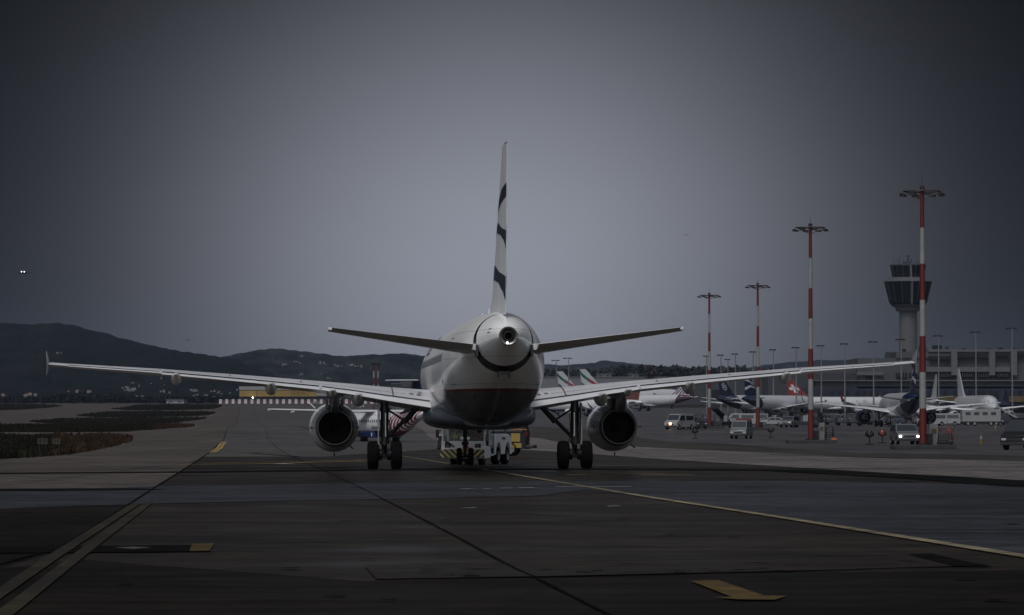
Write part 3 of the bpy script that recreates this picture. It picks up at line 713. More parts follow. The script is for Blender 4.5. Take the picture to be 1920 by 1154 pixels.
        br.cyl((gx - s * .82, .05, 1.92), (gx - s * .06, .02, 2.42), .04, n=8).cyl((gx - s * .62, .05, 2.20), (gx - s * 1.24, .1, 2.46), .028, n=8)
        br.build('side_brace', dkm, S)
        MB().tube([(gx, -.20, .68), (gx, -.40, .95), (gx, -.19, 1.22)], .045, 6).build('torque_link', dkm, S)
        h = MB()
        for dxx, dyy in ((.20, -.03), (-.19, -.08), (.14, -.16), (-.10, -.18)):
            h.tube([(gx + dxx, dyy, 2.45), (gx + dxx * 1.1, dyy, 2.1), (gx + dxx * .9, dyy - .03, 1.5), (gx + dxx * 1.3, dyy, 1.05), (gx + dxx, dyy, .68)], .016, 5)
        h.build('hydraulic_line', dkm, S)
        MB().loft([[Vector((gx + s * a, yy, z)) for yy, z in ((-.42, 2.62), (.50, 2.66), (.42, 1.20), (-.30, .98))] for a in (.235, .27)]).build('gear_door', L['door'], S)
        if detail:
            MB().cyl((gx - s * .03, -.17, 1.30), (gx - s * .03, -.17, 2.25), .055, n=10).build('retraction_jack', chrome, S)
    ny = XR - 5.07
    S = MB().cyl((0, ny, .75), (0, ny + .1, 1.95), .095, .12, 14).cyl((0, ny, .35), (0, ny, .8), .062, n=12).box((0, ny - .02, .95), (.30, .26, .14)).build('nose_gear_strut', dkm, r, angle=40)
    MB().cyl((-.34, ny, .38), (.34, ny, .38), .05, n=10).build('axle', dkm, S)
    for q in (-1, 1): wheel(q * .25, ny, .38, .22, S)
    MB().cyl((0, ny + .1, 1.0), (0, ny + 1.3, 1.9), .05, n=8).build('drag_brace', dkm, S)
    for q in (-1, 1): MB().box((q * .42, ny + .35, 1.55), (.03, 1.0, .5)).build('nose_gear_door', L['door'], S)
    for q in (-1, 1): MB().cyl((q * .14, ny - .10, 1.18), (q * .14, ny + .04, 1.18), .07, n=10).build('taxi_light', chrome, S)
    # cockpit glass
    gl = mat('cockpit_glass', (.012, .014, .018), .08, spec=.8)
    for s in (-1, 1):
        for (xa, xb, za, zb) in ((1.62, 2.12, 4.18, 4.66), (2.05, 2.75, 4.22, 4.80), (2.82, 3.3, 4.28, 4.78)):
            if xa < 2: P = [fskin(1.5, 4.10, s, .01), fskin(1.9, 4.12, s, .01), fskin(2.28, 4.72, s, .01), fskin(1.98, 4.72, s, .01)]
            else: P = [fskin(xa, za, s, .012), fskin(xb, za, s, .012), fskin(xb, zb - .04, s, .012), fskin(xa + .25, zb, s, .012)]
            MB().add(P, [(0, 1, 2, 3)]).build('cockpit_window', gl, F_, angle=0)
    return r, F_, V

# ------------------------------------------------------------ liveries
W_ = lambda n, c, **k: mat(n, c, **({'rough': .3, 'coat': .3, 'var': .06, 'scale': 1.2} | k))
P_grey = W_('wing_grey_paint', (.74, .75, .77), rough=.34, var=.12, scale=.8)
P_root = W_('wing_upper_paint', (.62, .63, .655), rough=.36, var=.14, scale=.7)
P_navy = W_('navy_paint', (.060, .070, .088)); P_white = W_('white_paint_gloss', (.93, .94, .96)); P_pyl = W_('pylon_paint', (.22, .225, .235), rough=.45)
P_nac = W_('nacelle_paint', (.86, .865, .875), rough=.26, var=.10); P_fair = W_('fairing_paint', (.66, .65, .62), rough=.4)
P_door = W_('gear_door_paint', (.30, .31, .32), rough=.4); P_gull = W_('dark_gull_paint', (.030, .033, .042))
fm = fus_mat('airliner_skin', (.88, .88, .87), (.125, .128, .135), (.22, .018, .014), (-17.42, .10, 1.0, -.16))
gull = [([(.06,9.30),(.3,9.80),(.6,10.12),(1,10.24)], [(.06,9.26),(.3,9.42),(.6,9.62),(1,9.76)]),
        ([(0,8.82),(.35,8.98),(.8,8.68),(1,8.58)], [(0,8.46),(.3,8.64),(.6,8.52),(.86,8.28),(1,7.95)]),
        ([(0,7.52),(.3,7.5),(.8,7.12),(1,6.98)], [(0,6.92),(.3,7.0),(.6,6.86),(.86,6.5),(1,6.12)])]
gulls = [([(.35,9.9),(1,10.15)], [(.35,9.4),(1,9.45)]), ([(.3,9.1),(1,8.60)], [(.3,8.5),(1,8.25)]), ([(.3,7.5),(1,7.0)], [(.3,6.9),(1,6.6)])]
edge = [([(0,6.8),(.05,6.8)], [(0,5.75),(.05,5.75)])]
L0 = dict(fus=fm, low=P_navy, fin=P_white, grey=P_grey, wing=P_root, fair=P_fair, nac=P_nac, pyl=P_pyl, door=P_door,
          decals=[('gull_emblem', P_gull, (-1,), gull), ('gull_emblem', P_gull, (1,), gulls), ('fin_root_stripe', P_gull, (-1, 1), edge)])
A, AF, AV = airliner((-1.28, 150, 0), R(3.38), 'white airliner seen from behind, gull emblems on its tall fin, with a tug', L0, detail=True)
A.rotation_euler.y = -.0025
# tail cone, exhaust of the auxiliary unit, lights, vents
k1 = mat('apu_metal', (.20, .195, .19), .35, .8, var=.2); k2 = mat('sooty_duct', (0,)*3); dk = mat('dark_seal', (0,)*3)
zc = 4.86; yc = XR - 37.5
E = MB().rev([(yc + .03, .33), (yc - .07, .325), (yc - .10, .305), (yc - .09, .27), (yc + .02, .19)], (0, 0, zc), n=40).build('auxiliary_exhaust', k1, A, angle=40)
MB().rev([(yc - .02, .19), (yc - .10, .150), (yc - .10, .130), (yc + .25, .12), (yc + .3, .001)], (0, 0, zc), n=28).build('exhaust_pipe', k2, E)
MB().ball((-.04, yc - .11, zc - .235), .028, 10).build('tail_light', mat('lit_white_lamp', (1, 1, 1), emit=(1, 1, .96, 14)), E)
for (x, z, s, a) in ((36.25, 5.15, -1, .4), (35.9, 4.35, -1, -.4), (27.0, 3.45, -1, .1), (26.8, 3.45, 1, -.1)):
    p = fskin(x, z, s, .004); q = fskin(x + .28, z, s, .004); w = fskin(x + .28, z - .16, s, .004); v = fskin(x, z - .16, s, .004)
    MB().add([p, q, w, v], [(0, 1, 2, 3)]).build('vent', dk, AF, angle=0)
MB().box((-.02, XR - 34.6, 3.62), (.42, .5, .10)).box((-.2, XR - 34.5, 3.55), (.05, .3, .22)).box((.2, XR - 34.5, 3.55), (.05, .3, .22)).build('drain_fitting', dk, AF)
for (x, y, w, l) in ((-.62, 30.3, .42, .5), (.75, 30.0, .42, .5), (-.2, 28.2, .5, .6), (.4, 31.8, .3, .4)):
    c = fus_at(y)
    def under(xx, st):
        zb, zt, ww = fus_at(st); hh = (zt - zb) / 2; return Vector((xx, XR - st, (zb + zt) / 2 - hh * math.sqrt(1 - (xx / ww) ** 2) - .004))
    for e in range(4):
        a0 = [(x - w/2, y), (x + w/2, y), (x + w/2, y + l), (x - w/2, y + l)]; a, c2 = a0[e], a0[(e + 1) % 4]; t = .014
        pa, pb = under(*a), under(*c2); d = (pb - pa).normalized(); nn = d.cross(Vector((0, .3, 1))).normalized() * t
        MB().add([pa - nn, pb - nn, pb + nn, pa + nn], [(0, 1, 2, 3)]).build('hatch_edge', dk, AF, angle=0)
MB().loft([[Vector((q * .012, XR - 19.5 - a, z)) for a, z in ((0, 5.86), (.28, 5.86), (.36, 6.16), (.2, 6.16))] for q in (-1, 1)]).build('blade_antenna', P_white, AF)
MB().loft([[Vector((q * .012, XR - 24.5 - a, z)) for a, z in ((0, 5.86), (.28, 5.86), (.36, 6.2), (.2, 6.2))] for q in (-1, 1)]).build('blade_antenna', P_white, AF)
MB().loft([[Vector((q * .012, XR - 22 - a, z)) for a, z in ((0, 1.6), (.4, 1.6), (.42, 1.38), (.2, 1.38))] for q in (-1, 1)]).build('blade_antenna', P_white, AF)
MB().ball((0, XR - 17.4, 1.52), .10, 12, (1, 1, .8)).build('beacon', mat('beacon_red', (.3, .02, .01), .2), AF)
for s in (-1, 1):
    for k in range(38):
        x = 7.2 + k * .533
        if k in (18, 20): pass
        P = [fskin(x + a, 4.12 + b_, s, .004) for a, b_ in ((0, .08), (.06, .0), (.17, .0), (.23, .08), (.23, .26), (.17, .34), (.06, .34), (0, .26))]
        MB().add(P, [tuple(range(8))]).build('cabin_window', mat('cabin_glass', (.03, .035, .045), .12), AF, angle=0)
def door_on(x0, x1, z0, z1, s, par, m):
    b = MB()
    for (a, c) in (((x0, z0), (x0, z1)), ((x1, z0), (x1, z1))):
        n = 8
        for k in range(n):
            za = a[1] + (c[1] - a[1]) * k / n; zb = a[1] + (c[1] - a[1]) * (k + 1) / n
            b.add([fskin(a[0] - .014, za, s, .004), fskin(a[0] + .014, za, s, .004), fskin(a[0] + .014, zb, s, .004), fskin(a[0] - .014, zb, s, .004)], [(0, 1, 2, 3)])
    for z in (z0, z1): b.add([fskin(x0, z - .014, s, .004), fskin(x1, z - .014, s, .004), fskin(x1, z + .014, s, .004), fskin(x0, z + .014, s, .004)], [(0, 1, 2, 3)])
    b.build('door_outline', m, par, angle=0)
for s in (-1, 1):
    door_on(29.0, 29.8, 3.25, 4.95, s, AF, dk); door_on(26.0, 27.2, 2.35, 3.1, s, AF, dk); door_on(5.0, 5.8, 3.25, 4.95, s, AF, dk)
# the airline's name along the side, letters wrapped to the skin
def side_words(txt, x0, z, h, s, par, m, adv=.78):
    t = words(txt, h, 'airline_name', m, par, Matrix.Identity(4), ext=0, align='LEFT')
    for v in t.data.vertices:
        x = x0 + (v.co.x if s < 0 else -v.co.x); q = fskin(x, z + v.co.y, s, .006); v.co = q
    return t
side_words('AEGEAN', 8.0, 5.0, 1.15, -1, AF, P_gull); side_words('AEGEAN', 13.6, 5.0, 1.15, 1, AF, P_gull)

# ------------------------------------------------------------ other airliners
def livery(key, top, low, fin, zl=2.5, aft=None, decals=None, nac=None):
    d = dict(L0); d['fus'] = fus_mat(key + '_skin', top, low, None, None, zl, aft=aft); d['low'] = W_(key + '_belly', low); d['fin'] = W_(key + '_fin', fin)
    d['nac'] = W_(key + '_nacelle', nac or (.5, .5, .5)); d['decals'] = decals or []; return d
blue = (.008, .014, .042); wht = (.42, .43, .45); P_wd = W_('white_decal', (.5, .5, .52)); P_mag = W_('magenta_decal', (.17, .008, .03)); P_bd = W_('blue_decal', (.02, .04, .16))
def rect(u0, u1, z0, z1): return ([(u0, z1), (u1, z1)], [(u0, z0), (u1, z0)])
gw = [([(0,9.0),(.4,10.1),(1,10.6)], [(0,8.6),(.4,9.5),(1,9.9)]), ([(0,8.0),(.4,8.6),(1,8.0)], [(0,7.6),(.4,8.1),(1,7.2)])]
AG = lambda key: livery(key, wht, wht, blue, 1.0, aft=(-9.8, .55, blue), decals=[('gull_emblem', P_wd, (-1, 1), gw)], nac=blue)
airliner(on(1688, 600), R(2.2), 'white airliner with blue tail and engines beneath the right wingtip of the nearest airliner', AG('blue_tail'), scale=.92, group='airliners parked on the apron', eng='neo', fence=False)
def ringed(cu, cz, r, w):
    def arc(rr, sg): return [(cu + rr / 4.6 * math.cos(math.pi - math.pi * k / 10), cz + sg * rr * math.sin(math.pi * k / 10)) for k in range(11)]
    return [(arc(r, 1), [(cu - r / 4.6, cz)] + [(u, z) for u, z in arc(r - w, 1)] + [(cu + r / 4.6, cz)]), ([(cu - r / 4.6, cz)] + arc(r - w, -1) + [(cu + r / 4.6, cz)], arc(r, -1))]
LH = livery('dark_tail', wht, (.3, .31, .33), (.012, .016, .034), 2.2, aft=(-8.5, .5, (.012, .016, .034)), decals=[('ring_emblem', P_wd, (-1, 1), ringed(.52, 8.3, 1.05, .16) + [([(.36,8.1),(.5,8.7),(.68,8.95)], [(.36,8.0),(.5,8.25),(.68,8.6)]), ([(.4,8.0),(.64,8.15)], [(.4,7.9),(.64,7.9)])])])
airliner(on(1418, 1080), R(-38), 'airliner with nearly black tail carrying a thin ring emblem by the red mast', LH, group='airliners parked on the apron')
airliner(on(1463, 1060), R(-36), 'airliner with dark blue tail and two white streaks, just right of the black ringed tail', AG('blue_streak'), group='airliners parked on the apron')
SW = livery('red_tail', wht, wht, (.15, .008, .010), 1.0, decals=[('cross_emblem', P_wd, (-1, 1), [rect(.40, .62, 7.2, 9.9), rect(.18, .84, 8.1, 9.05)])])
sw, swf, _ = airliner(on(1580, 1150), R(-84), 'white airliner side on with a white cross on its red tail', SW, scale=.92, group='airliners parked on the apron', fence=False)
def side_name(txt, x0, z, h, f): side_words(txt, x0, z, h, 1, f, P_gull)
side_name('SWISS', 13.5, 4.3, 1.3, swf)
ST = livery('striped_tail', wht, (.25, .26, .3), wht, 2.6, aft=(-11.5, .45, (.06, .014, .03)), decals=[('stripe', P_mag, (-1, 1), [([(u, 10.4), (u + .09, 10.4)], [(u, 5.9), (u + .09, 5.9)]) for u in (.05, .42, .8)]), ('stripe', P_bd, (-1, 1), [([(u, 10.9), (u + .09, 10.9)], [(u, 5.9), (u + .09, 5.9)]) for u in (.23, .6)])])
airliner(on(1207, 1350), R(62), 'white airliner with magenta and blue striped tail, behind the right engine exhaust', ST, group='airliners parked on the apron')
RT = livery('red_tip', wht, (.02, .04, .15), (.085, .022, .020), 2.4)
airliner(on(1108, 1050), R(64), 'white airliner with orange red tail seen just beyond the right engine', RT, scale=.8, group='airliners parked on the apron')
EM = livery('flag_tail', wht, wht, wht, 1.0, decals=[('green_band', W_('green_decal', (.008, .09, .055)), (-1, 1), [([(.42,9.0),(.7,10.2),(1,11.45)], [(.42,7.5),(.7,8.8),(1,10.0)])]), ('red_band', W_('red_decal', (.30, .012, .018)), (-1, 1), [([(0,7.2),(.42,9.0)], [(0,5.9),(.42,7.5)])]), ('black_band', P_gull, (-1, 1), [([(.82,7.1),(1,7.8)], [(.82,5.9),(1,5.95)])])])
airliner(on(1143, 1560), R(-62), 'airliner tail with green and red bands, left one of the two beside the fuselage', EM, scale=1.30, group='airliners parked on the apron')
airliner(on(1192, 1530), R(-62), 'airliner tail with green and red bands, right one of the two beside the fuselage', EM, scale=1.36, group='airliners parked on the apron')
WH = livery('plain_white', wht, wht, wht, 1.0)
airliner(on(1830, 735), R(185), 'all white airliner facing the camera at the right behind the apron bus', WH, scale=.95, group='airliners parked on the apron')
airliner(on(1731, 860), R(4), 'white airliner mostly hidden behind the nearest red and white mast', WH, scale=.9, group='airliners parked on the apron')
# the one on final approach, far off at the left
LN = livery('arriving', (.03, .03, .035), (.02, .02, .022), (.03, .03, .03), 2.0); LN.update({k: W_('arriving_dark', (.012, .012, .013)) for k in ('grey', 'wing', 'nac', 'fair', 'pyl')})
ln, lf, _ = airliner(at(43, 511.5, 4000) - Vector((0, 0, 1.8)), R(183), 'tiny airliner on final approach with two bright landing lights', LN, scale=.62)
ln.rotation_euler.x = R(9)
ll = mat('landing_light_glow', (1, 1, 1), emit=(1, .98, .94, 7))
for x in (-2.4, 2.4): MB().ball((x, 7.2, 3.0), .70, 12, (1, .3, 1)).build('landing_light', ll, ln)

# ------------------------------------------------------------ turboprop
def turboprop(loc, yaw, scale):
    r = thing('turboprop_airliner', loc, 'white turboprop with magenta striped tail cone behind the left landing gear', 'turboprop', yaw, scale=scale)
    ST_ = [(0,1.75,.06,.06),(.5,1.8,.45,.42),(1.4,1.95,.85,.80),(2.6,2.1,1.2,1.22),(4,2.15,1.38,1.42),(6,2.16,1.43,1.46),(12,2.16,1.43,1.46),(17,2.16,1.43,1.46),(19,2.24,1.38,1.40),(21,2.50,1.15,1.14),(23,2.86,.84,.82),(25,3.22,.52,.50),(26.4,3.45,.28,.27),(26.9,3.52,.12,.12)]
    def q(x):
        for a, c in zip(ST_, ST_[1:]):
            if x <= c[0]: t = (x - a[0]) / (c[0] - a[0]); return [a[i] + (c[i] - a[i]) * t for i in (1, 2, 3)]
        return list(ST_[-1][1:])
    Y0 = 13.0
    def ring(x, off=0): z, w, h = q(x); return [Vector(((w + off) * math.cos(k * math.pi / 20), Y0 - x, z + (h + off) * math.sin(k * math.pi / 20))) for k in range(40)]
    xs = [s[0] for s in ST_] + [20, 22, 24, 25.8]
    skin = fus_mat('turboprop_skin', (.70, .71, .74), (.008, .018, .065), None, None, 1.45, aft=None)
    B = MB().loft([ring(x) for x in sorted(xs)]).build('fuselage', skin, r, angle=60)
    # curved stripes round the tail cone
    for k in range(9):
        x0 = 19.0 + k * .80; m = MB(); rows = []
        for j in range(5):
            row = []
            for a in range(41):
                an = a * math.pi / 20; sh = .55 * math.sin(an * 1.0 + .6) - .25 * math.sin(2 * an)
                x = min(26.3, x0 + sh + j * .115); z, w, h = q(x); row.append(Vector(((w + .008) * math.cos(an), Y0 - x, z + (h + .008) * math.sin(an))))
            rows.append(row)
        m.loft(rows, cap=False, closed=False); m.build('tail_stripe', P_mag, B, angle=0)
    for s in (-1, 1):
        for k in range(24):
            x = 5.4 + k * .62; z, w, h = q(x)
            MB().add([Vector((s * (w + .008), Y0 - x - a, 2.42 + b_)) for a, b_ in ((0, .06), (.08, 0), (.18, 0), (.26, .06), (.26, .3), (.18, .36), (.08, .36), (0, .3))], [tuple(range(8))]).build('cabin_window', mat('cabin_glass', (0,)*3), B, angle=0)
    M4 = frame((-1.475, Y0 - 15.3, 1.86), (0, -1, 0), (0, 0, 1)); words('skyexpress', .62, 'airline_name', P_gull, B, M4)
    M4 = frame((1.475, Y0 - 15.3, 1.86), (0, 1, 0), (0, 0, 1)); words('skyexpress', .62, 'airline_name', P_gull, B, M4)
    wg = MB(); rings = []
    def sec(x, yl, ch, z, tc): return [Vector((x, yl - u * ch, z + foil(u, tc)[0] * ch)) for u in (1, .75, .5, .25, .08, 0)] + [Vector((x, yl - u * ch, z + foil(u, tc)[1] * ch)) for u in (.08, .25, .5, .75)]
    W = wg.loft([sec(x, yl, ch, z, .16) for x, yl, ch, z in ((-13.5,2.1,1.45,3.95),(-4.6,2.5,2.5,3.72),(4.6,2.5,2.5,3.72),(13.5,2.1,1.45,3.95))]).build('wing', P_grey, r, angle=40)
    for x in (-11, -8, 8, 11): MB().loft([[Vector((x + w * .09, y, z)) for w, z in ((-1, 3.8), (1, 3.8), (1, 3.8 - d), (-1, 3.8 - d))] for y, d in ((1.2, .05), (.6, .28), (-.1, .12))]).build('flap_hinge', P_grey, W)
    MB().box((0, 1.2, 3.55), (1.9, 4.6, .5), taper=(.6, .7)).build('wing_root_fairing', W_('w_f', (.6, .6, .62)), r, bevel=.12)
    for s in (-1, 1):
        n_ = MB().loft([[Vector((s * 4.05 + rr * .8 * math.cos(a * math.pi / 8), y, z + rr * math.sin(a * math.pi / 8))) for a in range(16)] for y, z, rr in ((4.7,3.35,.25),(4.3,3.35,.45),(3,3.3,.62),(1.5,3.35,.6),(0,3.5,.4),(-.9,3.6,.12))]).build('engine_nacelle', W_('w_f', (0,)*3), r, angle=50)
        MB().ball((s * 4.05, 4.75, 3.35), .26, 14, (1, 1.7, 1)).build('spinner', P_gull, n_)
        for k in range(6):
            a = k * math.pi / 3 + .3; d = Vector((math.cos(a), 0, math.sin(a))); t = Vector((-math.sin(a), .5, math.cos(a))).normalized(); c = Vector((s * 4.05, 4.8, 3.35))
            MB().loft([[c + d * rr + t * w + Vector((0, o, 0)) for w, o in ((-wd, 0), (0, .02), (wd, 0), (0, -.02))] for rr, wd in ((.2, .08), (.7, .15), (1.4, .17), (1.9, .12), (1.96, .05))]).build('propeller_blade', mat('blade', (.06, .06, .065), .4), n_)
    V = MB(); V.loft([[Vector((o, Y0 - x, z)) for x, o in ((le, 0), (le + (te - le) * .35, w), (te, .01), (le + (te - le) * .35, -w))] for le, te, z, w in ((18.5,25.6,3.2,.1),(20.6,25.7,3.9,.2),(21.7,25.8,5.0,.19),(23.2,26.6,7.2,.14),(23.6,26.7,7.45,.08))])
    V = V.build('vertical_stabilizer', W_('dark_blue_fin', (.008, .012, .045)), r, angle=40)
    for u in (24.2, 25.2):
        for s in (-1, 1): MB().add([Vector((s * .19, Y0 - u + 1.6, 4.0)), Vector((s * .19, Y0 - u + 1.25, 4.0)), Vector((s * .16, Y0 - u + .15, 6.2)), Vector((s * .16, Y0 - u + .5, 6.2))], [(0, 1, 2, 3)]).build('fin_streak', P_mag, V)
    MB().loft([sec(x, -10.7 + .1, ch, 7.32, .12) for x, ch in ((-3.65, 1.05), (-.3, 1.75), (.3, 1.75), (3.65, 1.05))]).build('horizontal_stabilizer', P_grey, r, angle=40)
    tyre = MATS['tyre_rubber']
    for s in (-1, 1):
        MB().box((s * 1.55, 0, 1.0), (1.0, 4.2, .75), taper=(.6, .8)).build('gear_sponson', W_('turboprop_blue', (.008, .018, .065)), r, bevel=.15)
        G = MB().cyl((s * 1.8, 0, .5), (s * 1.7, 0, 1.0), .09).build('main_gear_strut', MATS['gear_dark'], r)
        for q_ in (-.2, .2): MB().rev([(-.12, .2), (-.15, .34), (-.1, .42), (.1, .42), (.15, .34), (.12, .2)], (s * 2.05 + q_, 0, .42), 'X', 20, True).build('wheel', tyre, G)
    G = MB().cyl((0, 10.6, .3), (0, 10.5, 1.0), .06).build('nose_gear_strut', MATS['gear_dark'], r)
    for q_ in (-.13, .13): MB().rev([(-.06, .1), (-.08, .22), (-.05, .26), (.05, .26), (.08, .22), (.06, .1)], (q_, 10.6, .26), 'X', 18, True).build('wheel', tyre, G)
    return r
tp_tail = at(797, 783, 392)
yw = R(24); S_ = .9
c_ = Vector((tp_tail.x - math.sin(yw) * 13.9 * S_, tp_tail.y + math.cos(yw) * 13.9 * S_, 0)); c_.z = gz(c_.y) - .15
turboprop(c_, yw, S_)

# ------------------------------------------------------------ vehicles
G_ = mat('vehicle_glass', (.012, .016, .020), .06, spec=.8); RUB = MATS['tyre_rubber']; RIM = MATS['rim_grey']; BLK = mat('black_plastic', (.02, .02, .021), .55)
TL = mat('red_lens', (.30, .012, .010), .25); HLo = mat('head_lamp_glass', (.45, .46, .48), .12, .3)
def wheel2(c, rad, w, par, axis='X'):
    h = w / 2
    T = MB().rev([(-h, rad * .6), (-h, rad * .88), (-h * .7, rad), (h * .7, rad), (h, rad * .88), (h, rad * .6)], c, axis, 24, False).build('wheel', RUB, par, angle=50)
    MB().rev([(-h, rad * .61), (-h * .7, rad * .55), (-h * .8, .001)], c, axis, 16).rev([(h, rad * .61), (h * .7, rad * .55), (h * .8, .001)], c, axis, 16).build('rim', RIM, T)
def vehicle(name, loc, rz, label, cat, prof, width, wheels, paint, glass=(), wind=(), lamps=True, lit=False, wr=.34, belt=.9, tumble=.12, group=None, extra=None):
    """prof: (y,z) outline; front is +Y"""
    r = thing(name, loc, label, cat, rz, group)
    top = max(z for y, z in prof); w = width / 2
    def wz(z): return w - (tumble * (z - belt) / max(.01, top - belt) if z > belt else 0)
    B = MB(); B.loft([[Vector((s * wz(z), y, z)) for y, z in prof] for s in (-1, 1)])
    bd = B.build('body', paint, r, angle=30, bevel=.045)
    for g in glass:
        for s in (-1, 1): MB().loft([[Vector((s * (wz(z) + o), y, z)) for y, z in g] for o in (-.02, .006)]).build('side_window', G_, bd, angle=0)
    for (a, c) in wind:
        d = Vector((0, c[0] - a[0], c[1] - a[1])); n = Vector((0, d.z, -d.y)).normalized()
        if n.y * (a[0] + c[0]) < 0: n = -n
        P = [Vector((s * (wz(z) - .08), y, z)) for s, (y, z) in ((-1, a), (1, a), (1, c), (-1, c))]
        MB().loft([[p + n * o for p in P] for o in (-.02, .008)]).build('windscreen', G_, bd, angle=0)
    for y in wheels:
        for s in (-1, 1):
            MB().rev([(-.02, wr * 1.18), (.006, wr * 1.18), (.006, .01)], (s * w - (0 if s > 0 else 0), y, wr), 'X', 20).build('wheel_arch', BLK, bd) if False else None
            wheel2((s * (w - .10), y, wr), wr, .24, r)
    y1 = max(y for y, z in prof); y0 = min(y for y, z in prof)
    if lamps:
        for s in (-1, 1):
            if lit: MB().ball((s * (w - .22), y1 + .0, belt - .19), .10, 14, (1.15, .5, 1)).build('headlight', mat('lit_headlight', (1, 1, 1), emit=(1, .97, .9, 5)), r)
            else: MB().box((s * (w - .26), y1 - .05, belt - .18), (.34, .14, .15)).build('headlight', HLo, r, bevel=.02)
            MB().box((s * (w - .12), y0 + .03, belt - .10), (.16, .10, .26)).build('tail_lamp', TL, r, bevel=.02)
            MB().box((s * (w + .08), y1 - 1.35, belt + .12), (.18, .10, .16)).build('mirror', BLK, bd, bevel=.02)
        MB().box((0, y1 - .02, .45), (width - .1, .14, .22)).build('bumper', BLK, r, bevel=.03)
        MB().box((0, y0 + .02, .48), (width - .1, .14, .20)).build('bumper', BLK, r, bevel=.03)
        MB().box((0, y1 + .0, .72), (width * .5, .05, .16)).build('grille', BLK, r)
    if extra: extra(r, bd, wz)
    return r
SUV = [(-2.25,.35),(-2.3,.95),(-2.2,1.05),(-2.0,1.62),(-1.7,1.72),(.15,1.72),(.45,1.66),(1.15,1.10),(2.1,.98),(2.28,.80),(2.28,.35),(1.75,.35),(1.72,.6),(1.5,.74),(1.25,.6),(1.2,.35),(-1.0,.35),(-1.05,.6),(-1.3,.74),(-1.55,.6),(-1.6,.35)]
SUVg = [[(-2.0,1.1),(-1.85,1.58),(-1.05,1.62),(-1.05,1.1)],[(-.98,1.1),(-.98,1.62),(-.05,1.62),(-.05,1.1)],[(.02,1.1),(.02,1.62),(.3,1.6),(.95,1.13)]]
VAN = [(-2.6,.35),(-2.65,1.1),(-2.6,2.0),(-2.5,2.12),(1.0,2.15),(1.4,2.05),(2.05,1.22),(2.6,1.0),(2.68,.6),(2.62,.35),(2.15,.35),(2.1,.62),(1.85,.76),(1.6,.62),(1.55,.35),(-1.35,.35),(-1.4,.62),(-1.65,.76),(-1.9,.62),(-1.95,.35)]
VANg = [[(.2,1.25),(.2,1.9),(1.25,1.9),(1.75,1.25)],[(-2.3,1.3),(-2.3,1.85),(-.2,1.85),(-.2,1.3)]]
CAR = [(-2.05,.3),(-2.1,.85),(-1.95,1.0),(-1.5,1.42),(-1.2,1.48),(.1,1.48),(.4,1.42),(1.05,.98),(1.9,.82),(2.05,.65),(2.05,.3),(1.6,.3),(1.55,.52),(1.35,.64),(1.1,.52),(1.05,.3),(-.95,.3),(-1.0,.52),(-1.25,.64),(-1.5,.52),(-1.55,.3)]
CARg = [[(-1.6,1.02),(-1.3,1.4),(-.6,1.42),(-.6,.98)],[(-.52,.98),(-.52,1.42),(.2,1.42),(.85,1.0)]]
V_w = W_('vehicle_white', (.22, .225, .23)); V_d = W_('vehicle_black', (.005, .005, .006), rough=.45, coat=0, spec=.3); V_s = W_('vehicle_silver', (.14, .145, .15), metal=.3); V_y = W_('vehicle_yellow', (.26, .18, .04)); V_b = W_('vehicle_blue', (.008, .013, .03)); V_r = W_('vehicle_red', (.14, .012, .010))
GRP = 'service vehicles on the apron'
def face(x, y): return 0
vehicle('pickup_truck', on(1696, 303), R(183), 'silver off-roader with both headlights lit beside the nearest red and white mast', 'car', SUV, 1.84, (1.5, -1.3), V_s, SUVg, [((.5,1.62),(1.1,1.15)),((-2.17,1.12),(-2.03,1.55))], lit=True, wr=.37)
def chevrons(r, bd, wz):
    for s in (-1, 1):
        MB().loft([[Vector((s * .55 * q + s * .25, 2.30 + o, z)) for q, z in ((0, .55), (.5, .95), (.85, .95), (.4, .55))] for o in (0, .01)]).build('chevron_mark', V_b, bd)
vehicle('service_car', on(1390, 430), R(168), 'white and dark blue apron car facing the camera, alone on the open concrete', 'car', VAN, 1.9, (1.85, -1.65), V_s, VANg, [((1.45,1.98),(2.0,1.28))], extra=chevrons)
vehicle('service_van', on(1274, 505), R(150), 'white van with an orange beacon left of the first red and white mast', 'van', VAN, 1.95, (1.85, -1.65), V_w, VANg, [((1.45,1.98),(2.0,1.28))], group=GRP,
        extra=lambda r, bd, wz: MB().ball((0, 2.7, .8), .16, 10).build('beacon', mat('amber_lamp', (1, .4, .1), emit=(1, .45, .15, 12)), r))
vehicle('service_car', on(1291, 512), R(170), 'silver car standing right of the white van with the beacon', 'car', SUV, 1.85, (1.5, -1.3), V_s, SUVg, [((.5,1.62),(1.1,1.15))], group=GRP,
        extra=lambda r, bd, wz: MB().box((0, -.3, 1.80), (1.0, .25, .12)).build('light_bar', mat('amber_lamp', (1, .4, .1)), r))
vehicle('service_car', on(1305, 520), R(200), 'small dark car behind the silver car by the first mast', 'car', CAR, 1.75, (1.35, -1.25), V_d, CARg, [((.45,1.4),(1.0,1.02))], group=GRP)
vehicle('service_car', on(1446, 640), R(95), 'white car side on between the second and third masts', 'car', CAR, 1.75, (1.35, -1.25), V_w, CARg, [((.45,1.4),(1.0,1.02))], group=GRP)
vehicle('service_car', on(1480, 560), R(160), 'silver car parked left of the black loader', 'car', SUV, 1.85, (1.5, -1.3), V_s, SUVg, [((.5,1.62),(1.1,1.15))], group=GRP)
vehicle('service_van', on(1387, 640), R(90), 'red and white van under the dark tails', 'van', VAN, 1.95, (1.85, -1.65), V_w, VANg, [((1.45,1.98),(2.0,1.28))], group=GRP,
        extra=lambda r, bd, wz: MB().box((0, -.6, 1.1), (1.99, 2.6, .35)).build('red_band', V_r, bd))
